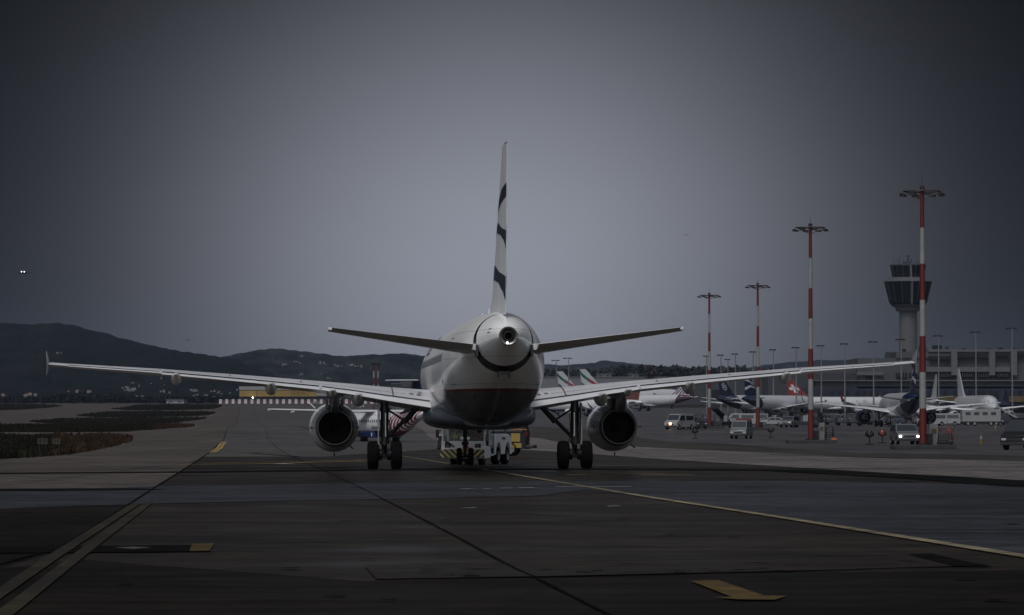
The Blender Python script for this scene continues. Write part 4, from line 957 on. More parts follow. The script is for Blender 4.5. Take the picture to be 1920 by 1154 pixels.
vehicle('service_van', on(1412, 655), R(88), 'white van right of the red and white van under the dark tails', 'van', VAN, 1.95, (1.85, -1.65), V_s, VANg, [((1.45,1.98),(2.0,1.28))], group=GRP)
vehicle('service_van', on(1745, 640), R(100), 'white van behind the nearest mast, left one of the pair', 'van', VAN, 2.0, (1.85, -1.65), V_w, VANg, [((1.45,1.98),(2.0,1.28))], group=GRP)
vehicle('service_van', on(1772, 655), R(84), 'white van right of the one behind the nearest mast', 'van', VAN, 2.0, (1.85, -1.65), V_w, VANg, [((1.45,1.98),(2.0,1.28))], group=GRP)
vehicle('service_car', on(674, 1580), R(90), 'tiny white car on the far taxiway above the turboprop', 'car', CAR, 1.9, (1.35, -1.25), V_w, CARg, [((.45,1.4),(1.0,1.02))])
vehicle('service_car', on(592, 1900), R(90), 'tiny grey car in front of the striped barrier', 'car', CAR, 1.9, (1.35, -1.25), V_s, CARg, [((.45,1.4),(1.0,1.02))])
# dark off-roader beyond the tug, side on, tail to the right
def yel(r, bd, wz):
    for s in (-1, 1):
        MB().box((s * .925, -1.72, 1.02), (.03, .50, .46)).build('yellow_panel', V_y, bd)
        MB().box((s * .925, -1.30, .58), (.03, 1.5, .26)).build('yellow_sill', V_y, bd)
        MB().box((s * .925, -1.9, 1.46), (.03, .9, .05)).build('orange_strip', W_('orange_strip', (.35, .12, .03)), bd)
    MB().box((0, -2.5, .52), (1.7, .45, .18)).build('rear_step', BLK, r, bevel=.04)
BOX = [(-2.3,.4),(-2.33,1.3),(-2.2,1.78),(-1.9,1.86),(1.0,1.86),(1.35,1.80),(1.8,1.22),(2.5,1.1),(2.6,.85),(2.6,.4),(2.05,.4),(2.0,.68),(1.75,.82),(1.5,.68),(1.45,.4),(-1.1,.4),(-1.15,.68),(-1.42,.82),(-1.7,.68),(-1.75,.4)]
vehicle('off_roader', on(912, 208), R(84), 'black off-roader with yellow panels, beyond the tug on its right', 'car', BOX, 1.84, (1.75, -1.42), V_d, [[(-2.1,1.35),(-1.98,1.74),(-1.2,1.76),(-1.2,1.35)],[(-1.1,1.35),(-1.1,1.76),(-.1,1.76),(-.1,1.35)],[(0,1.35),(0,1.76),(1.05,1.75),(1.5,1.35)]], [((1.4,1.74),(1.78,1.28))], extra=yel, wr=.40, belt=1.3)
# dark van cut by the right edge of the frame
vehicle('service_van', on(1930, 250), R(150), 'dark van cut off by the right edge of the photo', 'van', VAN, 2.0, (1.85, -1.65), V_d, VANg, [((1.45,1.98),(2.0,1.28))])

# ------------------------------------------------------------ pushback tug
HZ = bpy.data.materials.new('hazard_stripes'); HZ.use_nodes = True
t = HZ.node_tree; p = t.nodes['Principled BSDF']; p.inputs['Roughness'].default_value = .5
co = t.nodes.new('ShaderNodeTexCoord'); sp = t.nodes.new('ShaderNodeSeparateXYZ'); t.links.new(co.outputs['Object'], sp.inputs[0])
def tm(op, a, c=None):
    n = t.nodes.new('ShaderNodeMath'); n.operation = op
    for i, v in enumerate((a, c)):
        if v is None: continue
        if isinstance(v, (int, float)): n.inputs[i].default_value = v
        else: t.links.new(v, n.inputs[i])
    return n.outputs[0]
fr = tm('FRACT', tm('DIVIDE', tm('ADD', tm('ABSOLUTE', sp.outputs[0]), tm('MULTIPLY', sp.outputs[2], -1.05)), .27))
mx = t.nodes.new('ShaderNodeMix'); mx.data_type = 'RGBA'; mx.inputs[6].default_value = (.03, .028, .025, 1); mx.inputs[7].default_value = (.50, .40, .16, 1)
t.links.new(tm('GREATER_THAN', fr, .5), mx.inputs[0]); t.links.new(mx.outputs[2], p.inputs['Base Color'])
V_t = W_('tug_white', (.82, .82, .81), var=.1, scale=4)
tug = thing('pushback_tug', (at(868, 800, 164.5).x, 164.5, 0), 'white pushback tug with striped bumper and windowed cab in front of the nose wheels', 'tug', R(-13.5))
# front of the tug faces the camera (-Y); body runs away along +Y
cab = MB()
cw = .98
cab.box((0, .55, .55), (cw * 2, 1.1, .55)).box((0, .12, .93), (cw * 2, .24, .22))
cabo = cab.build('cab', V_t, tug, bevel=.03)
for x in (-cw + .04, -.02, cw - .04): MB().box((x, .12, 1.36), (.07, .09, .68)).build('cab_pillar', V_t, cabo)
for x in (-cw + .04, cw - .04): MB().box((x, 1.08, 1.30), (.07, .09, .90)).build('cab_pillar', V_t, cabo)
MB().box((0, .58, 1.76), (cw * 2 + .06, 1.15, .12)).build('cab_roof', V_t, cabo, bevel=.03)
clear = mat('clear_glass', (.5, .55, .55), .04, spec=.6, alpha=.16)
for x in (-.5, .46): MB().box((x, .10, 1.36), (.86, .015, .64)).build('windscreen', clear, cabo)
for x in (-cw, cw): MB().box((x, .60, 1.36), (.015, .86, .64)).build('side_window', clear, cabo)
MB().box((0, 1.06, 1.25), (1.8, .04, .75)).build('rear_panel', BLK, cabo)
for x in (-.5, .5): MB().box((x, .88, 1.0), (.5, .12, .62)).box((x, .68, .72), (.5, .45, .1)).build('seat', mat('seat_dark', (.03, .03, .035), .8), cabo, bevel=.03)
MB().box((.2, .30, 1.12), (1.3, .18, .12)).build('dashboard', BLK, cabo, bevel=.02)
MB().rev([(0, .19), (.02, .19), (.02, .16), (0, .16), (0, .19)], (-.5, .42, 1.24), 'Y', 20).build('steering_wheel', BLK, cabo)
for x in (-.68, .68):
    MB().box((x, -.005, .84), (.26, .03, .17)).build('lamp_housing', BLK, cabo)
    MB().rev([(-.03, .055), (-.02, .05), (-.02, .001)], (x, 0, .84), 'Y', 14).build('headlight', HLo, cabo)
MB().box((0, -.10, .50), (1.96, .16, .36)).build('bumper', HZ, tug, bevel=.01)
MB().box((0, -.19, .42), (.30, .10, .22)).build('tow_hitch', BLK, tug, bevel=.02)
MB().box((.18, -.20, .72), (.26, .14, .24)).build('orange_box', W_('orange_box', (.40, .09, .03)), tug, bevel=.02)
MB().cyl((-.35, -.19, .78), (-.62, -.25, 1.0), .035, n=8).box((-.66, -.25, .98), (.16, .06, .12)).build('work_lamp', BLK, tug)
MB().tube([(-1.0, .1, 1.5), (-1.14, .02, 1.5), (-1.14, .02, 1.2), (-1.0, .1, 1.2)], .02, 6).build('mirror_arm', BLK, tug)
MB().box((-1.15, 0, 1.36), (.16, .06, .34)).build('mirror', BLK, tug, bevel=.02)
# gap with steps, engine body and mudguards
MB().box((0, 1.75, .62), (1.5, 1.3, .62)).build('chassis', BLK, tug)
MB().box((cw - .06, 1.42, .44), (.12, .5, .10)).box((cw - .06, 1.42, .75), (.12, .42, .05)).build('step', V_t, tug)
MB().box((cw + .0, 1.46, .62), (.03, .34, .30)).build('step_plate', mat('grey_metal', (0,)*3), tug)
b = MB()
for yy in (1.66, 1.20): b.cyl((cw - .02, yy, .6), (cw - .02, yy, 1.6), .02, n=6)
b.build('grab_rail', mat('grey_metal', (0,)*3), tug)
wheels_y = (2.55, 4.25); r_w = .40
out = [(1.85, .42)]
def arch(yc_, rr, n=10): return [(yc_ - rr * math.cos(math.pi * k / n), .42 + .02 + rr * 1.02 * math.sin(math.pi * k / n)) for k in range(n + 1)]
out += arch(2.55, .52) + arch(4.25, .52) + [(4.95, .42), (5.0, 1.0), (4.7, 1.26), (4.3, 1.33), (2.2, 1.36), (1.9, 1.30)]
for s in (-1, 1): MB().prism(out, s * .60, s * (cw + .02), 'X').build('mudguard', V_t, tug, bevel=.02)
MB().box((0, 3.4, .95), (1.22, 3.0, .62)).build('engine_cover', V_t, tug, bevel=.03)
for y in wheels_y:
    for s in (-1, 1): wheel2((s * (cw - .14), y, r_w), r_w, .30, tug)
for s in (-1, 1): wheel2((s * (cw - .35), .9, .30), .30, .24, tug)
words('Swissport', .19, 'company_name', P_gull, tug, frame((cw + .026, 3.45, 1.16), (0, 1, 0), (0, 0, 1)))
# tow bar between tug and nose wheels
tb = thing('tow_bar', (at(866, 800, 163.4).x, 163.4, 0), 'dark tow bar linking the tug to the nose wheels', 'tow bar')
MB().cyl((0, -.9, .42), (.02, 1.0, .42), .05, n=8).build('bar', BLK, tb); MB().box((0, -.75, .42), (.30, .12, .14)).build('head', W_('orange_box', (0,)*3), tb); 

# people in the cab: skinned figures seated
def person(loc, rz, label, vest, trous, hairc, lean=0):
    r = thing('person', loc, label, 'person', rz, 'people in the tug cab')
    J = {'pel': (0, 0, 0), 'sp': (0, -.02, .22), 'ch': (0, -.04, .42), 'nk': (0, -.03, .55), 'hd': (0, .0, .66), 'ht': (0, .01, .76),
         'ls': (-.19, -.03, .47), 'le': (-.25, .12, .26), 'lh': (-.16, .36, .28), 'rs': (.19, -.03, .47), 're': (.25, .12, .26), 'rh': (.16, .36, .28),
         'lk': (-.13, .42, .03), 'lf': (-.13, .46, -.36), 'lt': (-.13, .6, -.38), 'rk': (.13, .42, .03), 'rf': (.13, .46, -.36), 'rt': (.13, .6, -.38), 'lp': (-.10, .05, 0), 'rp': (.10, .05, 0)}
    rad = {'pel': .15, 'sp': .14, 'ch': .155, 'nk': .06, 'hd': .095, 'ht': .075, 'ls': .07, 'le': .048, 'lh': .035, 'rs': .07, 're': .048, 'rh': .035, 'lk': .065, 'lf': .045, 'lt': .04, 'rk': .065, 'rf': .045, 'rt': .04, 'lp': .09, 'rp': .09}
    E_ = [('pel','sp'),('sp','ch'),('ch','nk'),('nk','hd'),('hd','ht'),('ch','ls'),('ls','le'),('le','lh'),('ch','rs'),('rs','re'),('re','rh'),('pel','lp'),('lp','lk'),('lk','lf'),('lf','lt'),('pel','rp'),('rp','rk'),('rk','rf'),('rf','rt')]
    def skin(nm, edges, m, grow=0, par=r):
        ks = list(dict.fromkeys(k for e in edges for k in e)); me = bpy.data.meshes.new(nm)
        me.from_pydata([J[k] for k in ks], [(ks.index(a), ks.index(c)) for a, c in edges], [])
        o = bpy.data.objects.new(nm, me); COL.objects.link(o); o.parent = par
        o.modifiers.new('skin', 'SKIN'); s = o.modifiers.new('sub', 'SUBSURF'); s.levels = s.render_levels = 2
        lay = me.skin_vertices[0].data
        for i, k in enumerate(ks): lay[i].radius = (rad[k] + grow,) * 2
        lay[0].use_root = True; me.materials.append(m); return o
    body = skin('body', E_, mat('skin_tone', (.36, .21, .15), .55))
    skin('jacket', E_[:2] + [('ch','ls'),('ls','le'),('ch','rs'),('rs','re')], vest, .018)
    skin('trousers', [('pel','lp'),('lp','lk'),('lk','lf'),('pel','rp'),('rp','rk'),('rk','rf')], trous, .015)
    MB().ball((0, -.015, .735), .105, 14, (.92, 1, .85)).build('hair', mat('dark_hair', (.03, .022, .016), .8), r)
    MB().cyl((0, .09, .69), (0, .125, .672), .014, .018, 6).build('nose', mat('skin_tone', (0,)*3), r)
    for s in (-1, 1):
        MB().ball((s * .035, .093, .70), .012, 8).build('eye', mat('dark_hair', (0,)*3), r)
        MB().ball((s * .095, 0, .69), .025, 8, (.4, 1, 1.2)).build('ear', mat('skin_tone', (0,)*3), r)
        for k in range(4): MB().tube([(s * (.125 + .018 * k), .36, .30), (s * (.125 + .018 * k), .41, .295), (s * (.125 + .018 * k), .425, .27)], .009, 6).build('finger', mat('skin_tone', (0,)*3), r)
        MB().tube([(s * .125, .35, .29), (s * .10, .37, .285), (s * .10, .40, .28)], .010, 6).build('thumb', mat('skin_tone', (0,)*3), r)
    return r
tm4 = Matrix.Translation(tug.location) @ Matrix.Rotation(R(-13.5), 4, 'Z')
hv = mat('hi_vis_cloth', (.42, .52, .12), .8, var=.25, scale=8); rd = mat('dark_red_cloth', (.22, .03, .025), .85, var=.3, scale=8); nv = mat('navy_cloth', (.03, .035, .05), .9)
person(tm4 @ Vector((-.48, .62, .86)), R(180 - 13.5), 'person in yellow green high visibility jacket at the left window of the tug', hv, nv, None)
person(tm4 @ Vector((.52, .62, .86)), R(190 - 13.5), 'person in dark red jacket at the right window of the tug', rd, nv, None)

# ------------------------------------------------------------ red and white apron masts
M_red = mat('mast_red', (.095, .007, .007), .5, var=.15); M_mw = mat('mast_white', (.22, .22, .22), .5, var=.12); M_bl = mat('base_concrete', (.03, .03, .03), .85, var=.3)
M_dm = mat('dark_metal', (.018, .018, .02), .5, .5); M_cr = mat('crown_red', (.022, .006, .006), .5)
GM = mat('grey_metal', (0,)*3)
def mast(x, D, top, label, r0=.26, r1=.13, crown=1.55):
    p = on(x, D); hz = H + (YH - top) / F * D - p.z
    r = thing('apron_mast', p, label, 'mast', group='red and white floodlight masts')
    MB().box((0, 0, .16), (4.2, 3.2, .32)).build('base', M_bl, r, bevel=.04)
    n = 7
    for k in range(n):
        z0 = .32 + (hz - .32) * k / n; z1 = .32 + (hz - .32) * (k + 1) / n
        ra = r0 + (r1 - r0) * k / n; rb = r0 + (r1 - r0) * (k + 1) / n
        MB().cyl((0, 0, z0), (0, 0, z1), ra, rb, 16).build('pole_section', M_red if k % 2 == 0 else M_mw, r)
    MB().cyl((0, 0, .32), (0, 0, .42), r0 * 1.9, n=16).box((.5, .4, .7), (.4, .5, .75)).build('base_flange', M_dm, r)
    ca = MB()
    ca.cyl((-crown * .82, 0, hz), (crown * .82, 0, hz), .055, n=8).cyl((0, -crown * .82, hz), (0, crown * .82, hz), .075, n=8).cyl((0, 0, hz - .1), (0, 0, hz + .35), .17, n=12)
    for s in (-1, 1): ca.cyl((s * crown * .7, 0, hz - .05), (s * .15, 0, hz - .5), .04, n=6)
    pts = [Vector((crown * .82 * math.cos(a), crown * .82 * math.sin(a), hz)) for a in [k * math.pi / 8 for k in range(17)]]
    ca.tube(pts, .035, 6)
    C_ = ca.build('crown', M_cr, r)
    for k in range(8):
        a = k * math.pi / 4 + .2; c = Vector((crown * .92 * math.cos(a), crown * .92 * math.sin(a), hz - .22))
        MB().box(c, (.52, .30, .17), rz=a + math.pi / 2, taper=(.8, .6)).build('floodlight', M_dm, C_)
    MB().cyl((0, 0, hz + .35), (0, 0, hz + 1.1), .022, .008, 6).build('lightning_rod', GM, r)
    return r
mast(1730, 256, 359, 'tallest red and white mast, in front of the control tower')
mast(1520, 325, 427, 'second tallest red and white mast, crossing the right wing near its tip')
mast(1421, 500, 536, 'third red and white mast, rising beside the dark blue tail', crown=1.7)
mast(1330, 530, 554, 'shortest red and white mast, left of the black ringed tail', crown=1.7)
# the far pair left of the fuselage
for x, lab, cr in ((701, 'far red and white mast with crown, left one of the pair above the left wing', 1), (709, 'far thin red and white mast, right one of the pair above the left wing', 1)):
    D = 1350; p = on(x, D); top = 684; hz = H + (YH - top) / F * D - p.z
    r = thing('apron_mast', p, lab, 'mast', group='far pair of masts')
    for k in range(7):
        MB().cyl((0, 0, hz * k / 7), (0, 0, hz * (k + 1) / 7), .28, n=10).build('pole_section', M_red if k % 2 == 0 else M_mw, r)
    MB().rev([(hz, 1.2), (hz + .3, 1.3), (hz + .3, .3)], (0, 0, 0), 'Z', 14).build('crown', M_cr, r)

def lamp_mast(x, D, top, label, two=True, w=2.6):
    p = on(x, D); hz = H + (YH - top) / F * D - p.z
    r = thing('lamp_mast', p, label, 'lamp mast', group='grey lamp masts along the terminal')
    MB().cyl((0, 0, 0), (0, 0, hz), .24, .14, 8).build('pole', mat('galvanised', (.16, .165, .17), .5, .3), r)
    c = MB().box((-w * .12 if two else -w * .35, 0, hz), (w, .5, .22))
    c.box((-w * .4, 0, hz - .16), (w * .35, .7, .2)).box((w * .25, 0, hz - .16), (w * .3, .7, .2))
    c.build('lamp_head', M_dm, r)
    return r
LMP = [(1043,1500,676,3.2),(1066,1480,672,3.6),(1325,1150,668,1.8),(1352,1150,666,2.0),(1365,1300,674,2.0),(1379,1130,664,2.0),(1412,1100,660,2.0),(1450,1080,656,2.0),(1493,1060,652,2.2),(1540,1040,648.5,2.2),(1584,1020,645,2.3),(1638,1000,641,2.5),(1690,990,636.5,2.6),(1760,980,630,2.5),(1830,960,623,2.6),(1898,940,616,2.8)]
ords = ['left one of the two grey lamp masts beside the tail bands', 'right one of the two grey lamp masts beside the tail bands', 'small lamp mast touching the shortest red mast', 'small lamp mast right of the shortest red mast', 'low lamp mast standing behind the small ones above the wing', 'small lamp mast between the shortest and the third red mast', 'lamp mast just left of the third red mast', 'lamp mast right of the third red mast', 'lamp mast left of the second tallest red mast', 'lamp mast right of the second tallest red mast', 'lamp mast left of the terminal roof end', 'lamp mast at the left end of the terminal roof', 'lamp mast in front of the control tower shaft', 'lamp mast right of the tallest red mast', 'lamp mast in front of the right part of the terminal', 'rightmost lamp mast beside the edge of the photo']
for (x, D, top, w), lab in zip(LMP, ords): lamp_mast(x, D, top, lab, w=w)

# ------------------------------------------------------------ terminal
M_t1 = mat('terminal_grey', (.055, .058, .064), .8, var=.08, scale=.05); M_t2 = mat('terminal_light', (.088, .091, .098), .8, var=.08, scale=.05)
M_t3 = mat('terminal_dark_glass', (.006, .007, .010), .35, spec=.3); M_t4 = mat('terminal_mid', (.034, .037, .043), .8, var=.1, scale=.05); M_tb = mat('blue_hoarding', (.006, .011, .032), .6, var=.3, scale=.1)
M_ty = mat('ochre_panel', (.08, .052, .018), .7, var=.3, scale=.2)
TD = 1250
T = thing('terminal_building', on(1700, TD), 'long grey terminal with window bands behind the parked airliners', 'building')
def tb(name, x0, x1, y0, y1, D, dep, m, par, bev=0):
    a = at(x0, y1, D) - T.location; c = at(x1, y0, D) - T.location
    return MB().box(((a.x + c.x) / 2, a.y + dep / 2, (a.z + c.z) / 2), (c.x - a.x, dep, c.z - a.z)).build(name, m, par, bevel=bev)
body = tb('wall', 1608, 2060, 672, 780, TD, 40, M_t1, T)
tb('upper_storey', 1680, 2060, 660, 672, TD - .5, 38, M_t1, T); tb('upper_storey', 1741, 2060, 655.5, 660, TD - 1, 36, M_t2, T)
tb('low_wing', 1440, 1607.5, 700, 780, TD + 4, 30, M_t4, T); tb('low_wing', 1520, 1607.5, 690, 700, TD + 6, 28, M_t1, T)
for x0, x1, y0, y1 in [(1741,1781,668,675),(1797,1851,664,671),(1868,1892,661,668),(1905,1990,659,667)]: tb('window_band', x0, x1, y0, y1, TD - 1.6, .8, M_t3, body)
for x0 in (1784, 1855, 1896): tb('pier', x0, x0 + 11, 658, 704, TD - 3, 2.4, M_t2, body)
tb('fascia', 1607, 1656, 697, 704, TD - 2.5, 2, M_t2, body); tb('fascia', 1736, 1894, 688.5, 697.5, TD - 2.5, 2, M_t2, body)
for x0, x1 in [(1608,1625),(1634,1657),(1680,1700),(1705,1734),(1762,1785),(1797,1827),(1832,1854),(1868,1892)]:
    yy = 705 if x0 < 1660 else 699
    g = tb('window', x0, x1, yy, yy + 9, TD - 1.4, .7, M_t3, body)
    k = x0 + 3
    while k < x1 - 2: tb('mullion', k, k + 1.3, yy, yy + 8, TD - 2, .5, M_t1, g); k += 4.2
tb('gallery', 1530, 2060, 715, 725, TD - 14, 12, M_t4, T); tb('gallery_roof', 1528, 2060, 713, 715, TD - 15, 14, M_t2, T)
tb('hoarding', 1500, 2060, 729, 760, TD - 18, 3, M_tb, T)
rr = random.Random(4)
for k in range(26):
    x = 1560 + k * 14 + rr.uniform(-3, 3); tb('bay_opening', x, x + rr.uniform(5, 9), 733, 748, TD - 18.6, .4, M_t3, T)
for x0, x1 in ((1745, 1800), (1892, 1930)): tb('ochre_panel', x0, x1, 743, 754, TD - 19, .4, M_ty, T)
for k, (x, y0, w) in enumerate([(1664,664,9),(1694,655,5),(1725,650,12),(1750,648,16),(1775,650,5),(1805,653.5,6),(1852,653,8),(1875,652,6),(1902,652,9)]):
    tb('roof_plant', x, x + w, y0, (660 if x < 1741 else 655.4), TD + 6 + k, 4, M_t3 if k % 2 else M_t4, T)
def boxb(name, x0, x1, y0, y1, D, dep, m, label, cat='building'):
    a = at(x0, y1, D); c = at(x1, y0, D); o = Vector(((a.x + c.x) / 2, D + dep / 2, a.z))
    r = thing(name, o, label, cat)
    w, h = c.x - a.x, c.z - a.z
    b = MB().box((0, 0, h / 2), (w, dep, h)).build('wall', m, r); MB().box((0, 0, h + .25), (w + .6, dep + .6, .5)).build('roof', M_t2, r)
    n = max(2, int(w / 14))
    for k in range(n): MB().box((-w / 2 + w * (k + .5) / n, -dep / 2 - .05, h * .55), (w / n * .45, .1, h * .22)).build('window', M_t3, b)
    return r
M_hall = mat('hall_grey', (.12, .125, .135), .8, var=.08, scale=.05); M_bei = mat('beige_wall', (.15, .145, .13), .85, var=.1, scale=.1)
boxb('hall', 1012, 1250, 708.5, 775, 1900, 60, M_hall, 'long low grey hall behind the tails with green and red bands')
boxb('hall', 1256, 1440, 709, 775, 1880, 60, M_t4, 'darker grey hall to the right of the low grey hall')
boxb('office_block', 1119, 1146, 702.5, 708, 2000, 12, M_bei, 'pale block with trees behind it above the grey hall, left of two')
boxb('office_block', 1176, 1197, 703, 708, 2000, 12, M_bei, 'pale block above the grey hall, right of two')
boxb('hall', 735, 775, 721, 758, 1700, 30, M_t4, 'grey hall between the mast pair and the fuselage')
boxb('hut', 753, 768, 719, 724, 1690, 8, M_t2, 'small white hut on top of the grey hall left of the fuselage', 'hut')

# yellow cargo building
D = 2090
C0 = thing('cargo_building', on(530, D), 'long yellow cargo building under the left wing behind the striped barrier', 'building')
def cb(name, x0, x1, y0, y1, d, dep, m, par=None):
    a = at(x0, y1, d) - C0.location; c = at(x1, y0, d) - C0.location
    return MB().box(((a.x + c.x) / 2, a.y + dep / 2, (a.z + c.z) / 2), (c.x - a.x, dep, c.z - a.z)).build(name, m, par or C0)
yw_ = cb('wall', 449, 612, 731.5, 744, D, 40, mat('yellow_cladding', (.24, .165, .045), .7, var=.12, scale=.3))
cb('roof_fascia', 448.5, 613, 725, 731.4, D - .3, 41, mat('fascia_grey', (.22, .22, .225), .7))
cb('base_wall', 449.5, 611.5, 744.2, 760, D + 1, 38, mat('dark_bay', (.05, .05, .055), .8))
cb('white_bay', 594, 612, 733, 743, D - .5, .5, mat('fascia_grey', (0,)*3), yw_)
for x in (481, 514, 546, 578): cb('panel_joint', x, x + .5, 732, 744, D - .25, .2, M_t4, yw_)
for k in range(9): cb('dock_door', 460 + k * 16, 468 + k * 16, 746, 755, D + .6, .4, M_t3)
o = at(562, 736.5, D - .8) - C0.location
words('DHL', 2.0, 'company_name', M_red, yw_, frame(o, (1, 0, 0), (0, 0, 1)), sx=1.9)
MB().ball(at(474, 746, D - 2) - C0.location, .35, 8).build('wall_lamp', MATS['lit_white_lamp'], C0)

# striped blast barrier: separate blocks
D = 1990
mw = mat('barrier_white', (.34, .34, .35), .7); mr_ = mat('barrier_red', (.045, .010, .014), .7)
def bblock(w, h, m, nm):
    b = MB(); b.prism([(-.9, 0), (.9, 0), (.42, h * .35), (.28, h), (-.28, h), (-.42, h * .35)], -w / 2, w / 2, 'X'); return b
proto = {}
x = 411.0; k = 0
while x < 842:
    white = k % 2 == 0; w = 5.4 if white else 6.4
    X = at(x + w / 2, 757, D); X.z = gz(D)
    key = white
    if key not in proto:
        o = bblock((w - .15) / F * D, 2.35 if white else 2.15, None, None).build('barrier_block', mw if white else mr_, None, loc=X); proto[key] = o
    else:
        o = proto[key].copy(); COL.objects.link(o); o.location = X
    tag(o, 'white block of the striped barrier under the yellow building' if white else 'dark red block of the striped barrier under the yellow building', 'barrier', 'white barrier blocks' if white else 'dark red barrier blocks')
    x += w; k += 1

# ------------------------------------------------------------ control tower
D = 1500; s = D / F
Tw = thing('control_tower', on(1703, D), 'control tower with dark flared glass cab behind the tallest mast', 'control tower')
z_ = lambda y: H + (YH - y) / F * D - Tw.location.z
M_tc = mat('tower_concrete', (.085, .088, .09), .8, var=.05, scale=.1); M_tg = mat('tower_glass', (.004, .005, .009), .3, spec=.25); M_trim = mat('tower_trim', (.06, .062, .067), .6)
MB().rev([(-3, 17.5 * s), (z_(581), 16.5 * s)], (0, 0, 0), 'Z', 32).build('shaft', M_tc, Tw)
MB().rev([(z_(584), 17 * s), (z_(584), 22.5 * s), (z_(577), 24 * s), (z_(575), 30 * s), (z_(571), 32 * s), (z_(571), 1)], (0, 0, 0), 'Z', 32).build('collar', M_trim, Tw, angle=20)
lc = MB().rev([(z_(572), 1), (z_(572), 33 * s), (z_(568), 35 * s), (z_(529), 44.5 * s), (z_(529), 1)], (0, 0, 0), 'Z', 16).build('lower_cab', M_tg, Tw, angle=10)
MB().rev([(z_(529.5), 45 * s), (z_(528.6), 45.6 * s), (z_(522), 37 * s), (z_(520.5), 30 * s), (z_(520.5), 1)], (0, 0, 0), 'Z', 16).build('cab_roof', M_trim, Tw, angle=20)
uc = MB().rev([(z_(520.6), 28.5 * s), (z_(499), 33 * s), (z_(499), 1)], (0, 0, 0), 'Z', 16).build('upper_cab', M_tg, Tw, angle=10)
MB().rev([(z_(499.2), 33.2 * s), (z_(499.2), 34.2 * s), (z_(496.8), 34.2 * s), (z_(496.6), 20 * s), (z_(496.6), 1)], (0, 0, 0), 'Z', 16).build('top_roof', M_t4, Tw, angle=20)
for k in range(16):
    a = 2 * math.pi * k / 16; c, d = math.cos(a), math.sin(a)
    MB().cyl((c * 28.7 * s, d * 28.7 * s, z_(520.6)), (c * 33.1 * s, d * 33.1 * s, z_(499)), .14, n=5).build('mullion', M_t4, uc)
    MB().cyl((c * 35.2 * s, d * 35.2 * s, z_(568)), (c * 44.6 * s, d * 44.6 * s, z_(529)), .12, n=5).build('mullion', M_t4, lc)
for zz in (515, 517.5): MB().rev([(z_(zz), 31.8 * s), (z_(zz - .4), 32 * s)], (0, 0, 0), 'Z', 16).build('rail', M_trim, Tw)
MB().tube([(3.5 * s, -34 * s, z_(571)), (3.5 * s, -45 * s, z_(530)), (2.5 * s, -37 * s, z_(521)), (1.5 * s, -34.5 * s, z_(499))], .42, 6).build('service_ladder', M_tc, Tw)
an = MB().box((-2 * s, 0, z_(493.5)), (14 * s, 14 * s, 1.2)).cyl((0, 0, z_(494)), (0, 0, z_(482)), .35, n=8).box((0, 0, z_(480.5)), (9 * s, .6, .5)).box((6 * s, 0, z_(489)), (3 * s, 3 * s, 1.5))
an.build('radar', M_t4, Tw)
for dx_, t_ in ((-26, 484), (-20, 487), (-16, 483), (-8, 488), (17, 487), (22, 490), (27, 488)): MB().cyl((dx_ * s, 0, z_(497)), (dx_ * s, 0, z_(t_)), .12, n=5).build('antenna', M_t4, Tw)

# ------------------------------------------------------------ houses on the slopes
from mathutils.bvhtree import BVHTree
hills = [o for o in COL.objects if o.name.startswith('hill')]
trees_ = []
for o in hills:
    trees_.append(BVHTree.FromPolygons([v.co for v in o.data.vertices], [tuple(p.vertices) for p in o.data.polygons]))
M_hw = mat('house_wall', (.15, .15, .152), .85, var=.15, scale=.1); M_hr = mat('house_roof', (.20, .12, .09), .85, var=.2, scale=.1)
rh = random.Random(21)
spots = []
def cluster(cx, cy, wx, wy, n, s0, s1):
    for i in range(n): spots.append((cx + rh.uniform(-wx, wx), cy + rh.uniform(-wy, wy), rh.uniform(s0, s1)))
cluster(566,669,3,1.5,3,1.8,3); cluster(556,681,7,2,5,2,3.2); cluster(536,685.5,8,1,5,1.8,3); cluster(604,680,5,3,5,1.8,3); cluster(634,687,7,2.5,7,1.8,3.2); cluster(655,685.5,7,.8,5,2,3.4); cluster(672,688,7,2,8,1.8,3); cluster(564,702,4,1.5,3,1.8,3); cluster(600,703,6,3,2,1.5,2.5)
cluster(240,731,11,3,7,3,5.5); cluster(252,733,4,2,3,4,6); cluster(140,735,12,1.5,5,3,5); cluster(170,736,10,1,3,3,5); cluster(62,743,15,2,6,4,7); cluster(5,744,6,1,2,4,6); cluster(310,736,14,3,5,2.5,4); cluster(360,733,12,2,5,2.5,4.5); cluster(405,736,8,2,4,2.5,4)
cluster(295,748,8,2,4,3,5); cluster(165,746,14,2,6,4,7); cluster(195,748,12,1,4,3,6); cluster(262,745,9,1,4,3,5); cluster(385,746,22,2,8,3,6); cluster(110,663,7,.6,3,2,3.4); cluster(620,711,8,2,3,2,3); cluster(247,719,8,1,3,2,3); cluster(330,705,40,8,4,1.5,2.5)
cluster(1082,690,4,1.5,2,1.5,2.5); cluster(1112,692,5,2,3,1.5,2.5); cluster(430,735,20,5,4,2,3); cluster(290,724,30,6,4,1.6,2.6)
hp = {}
where = lambda x, y: ('near the foot of the far left hill' if x < 440 and y > 725 else 'high on the far left hill' if x < 440 else 'on the middle hill above the left wing' if x < 700 else 'on the far low hill right of the tail')
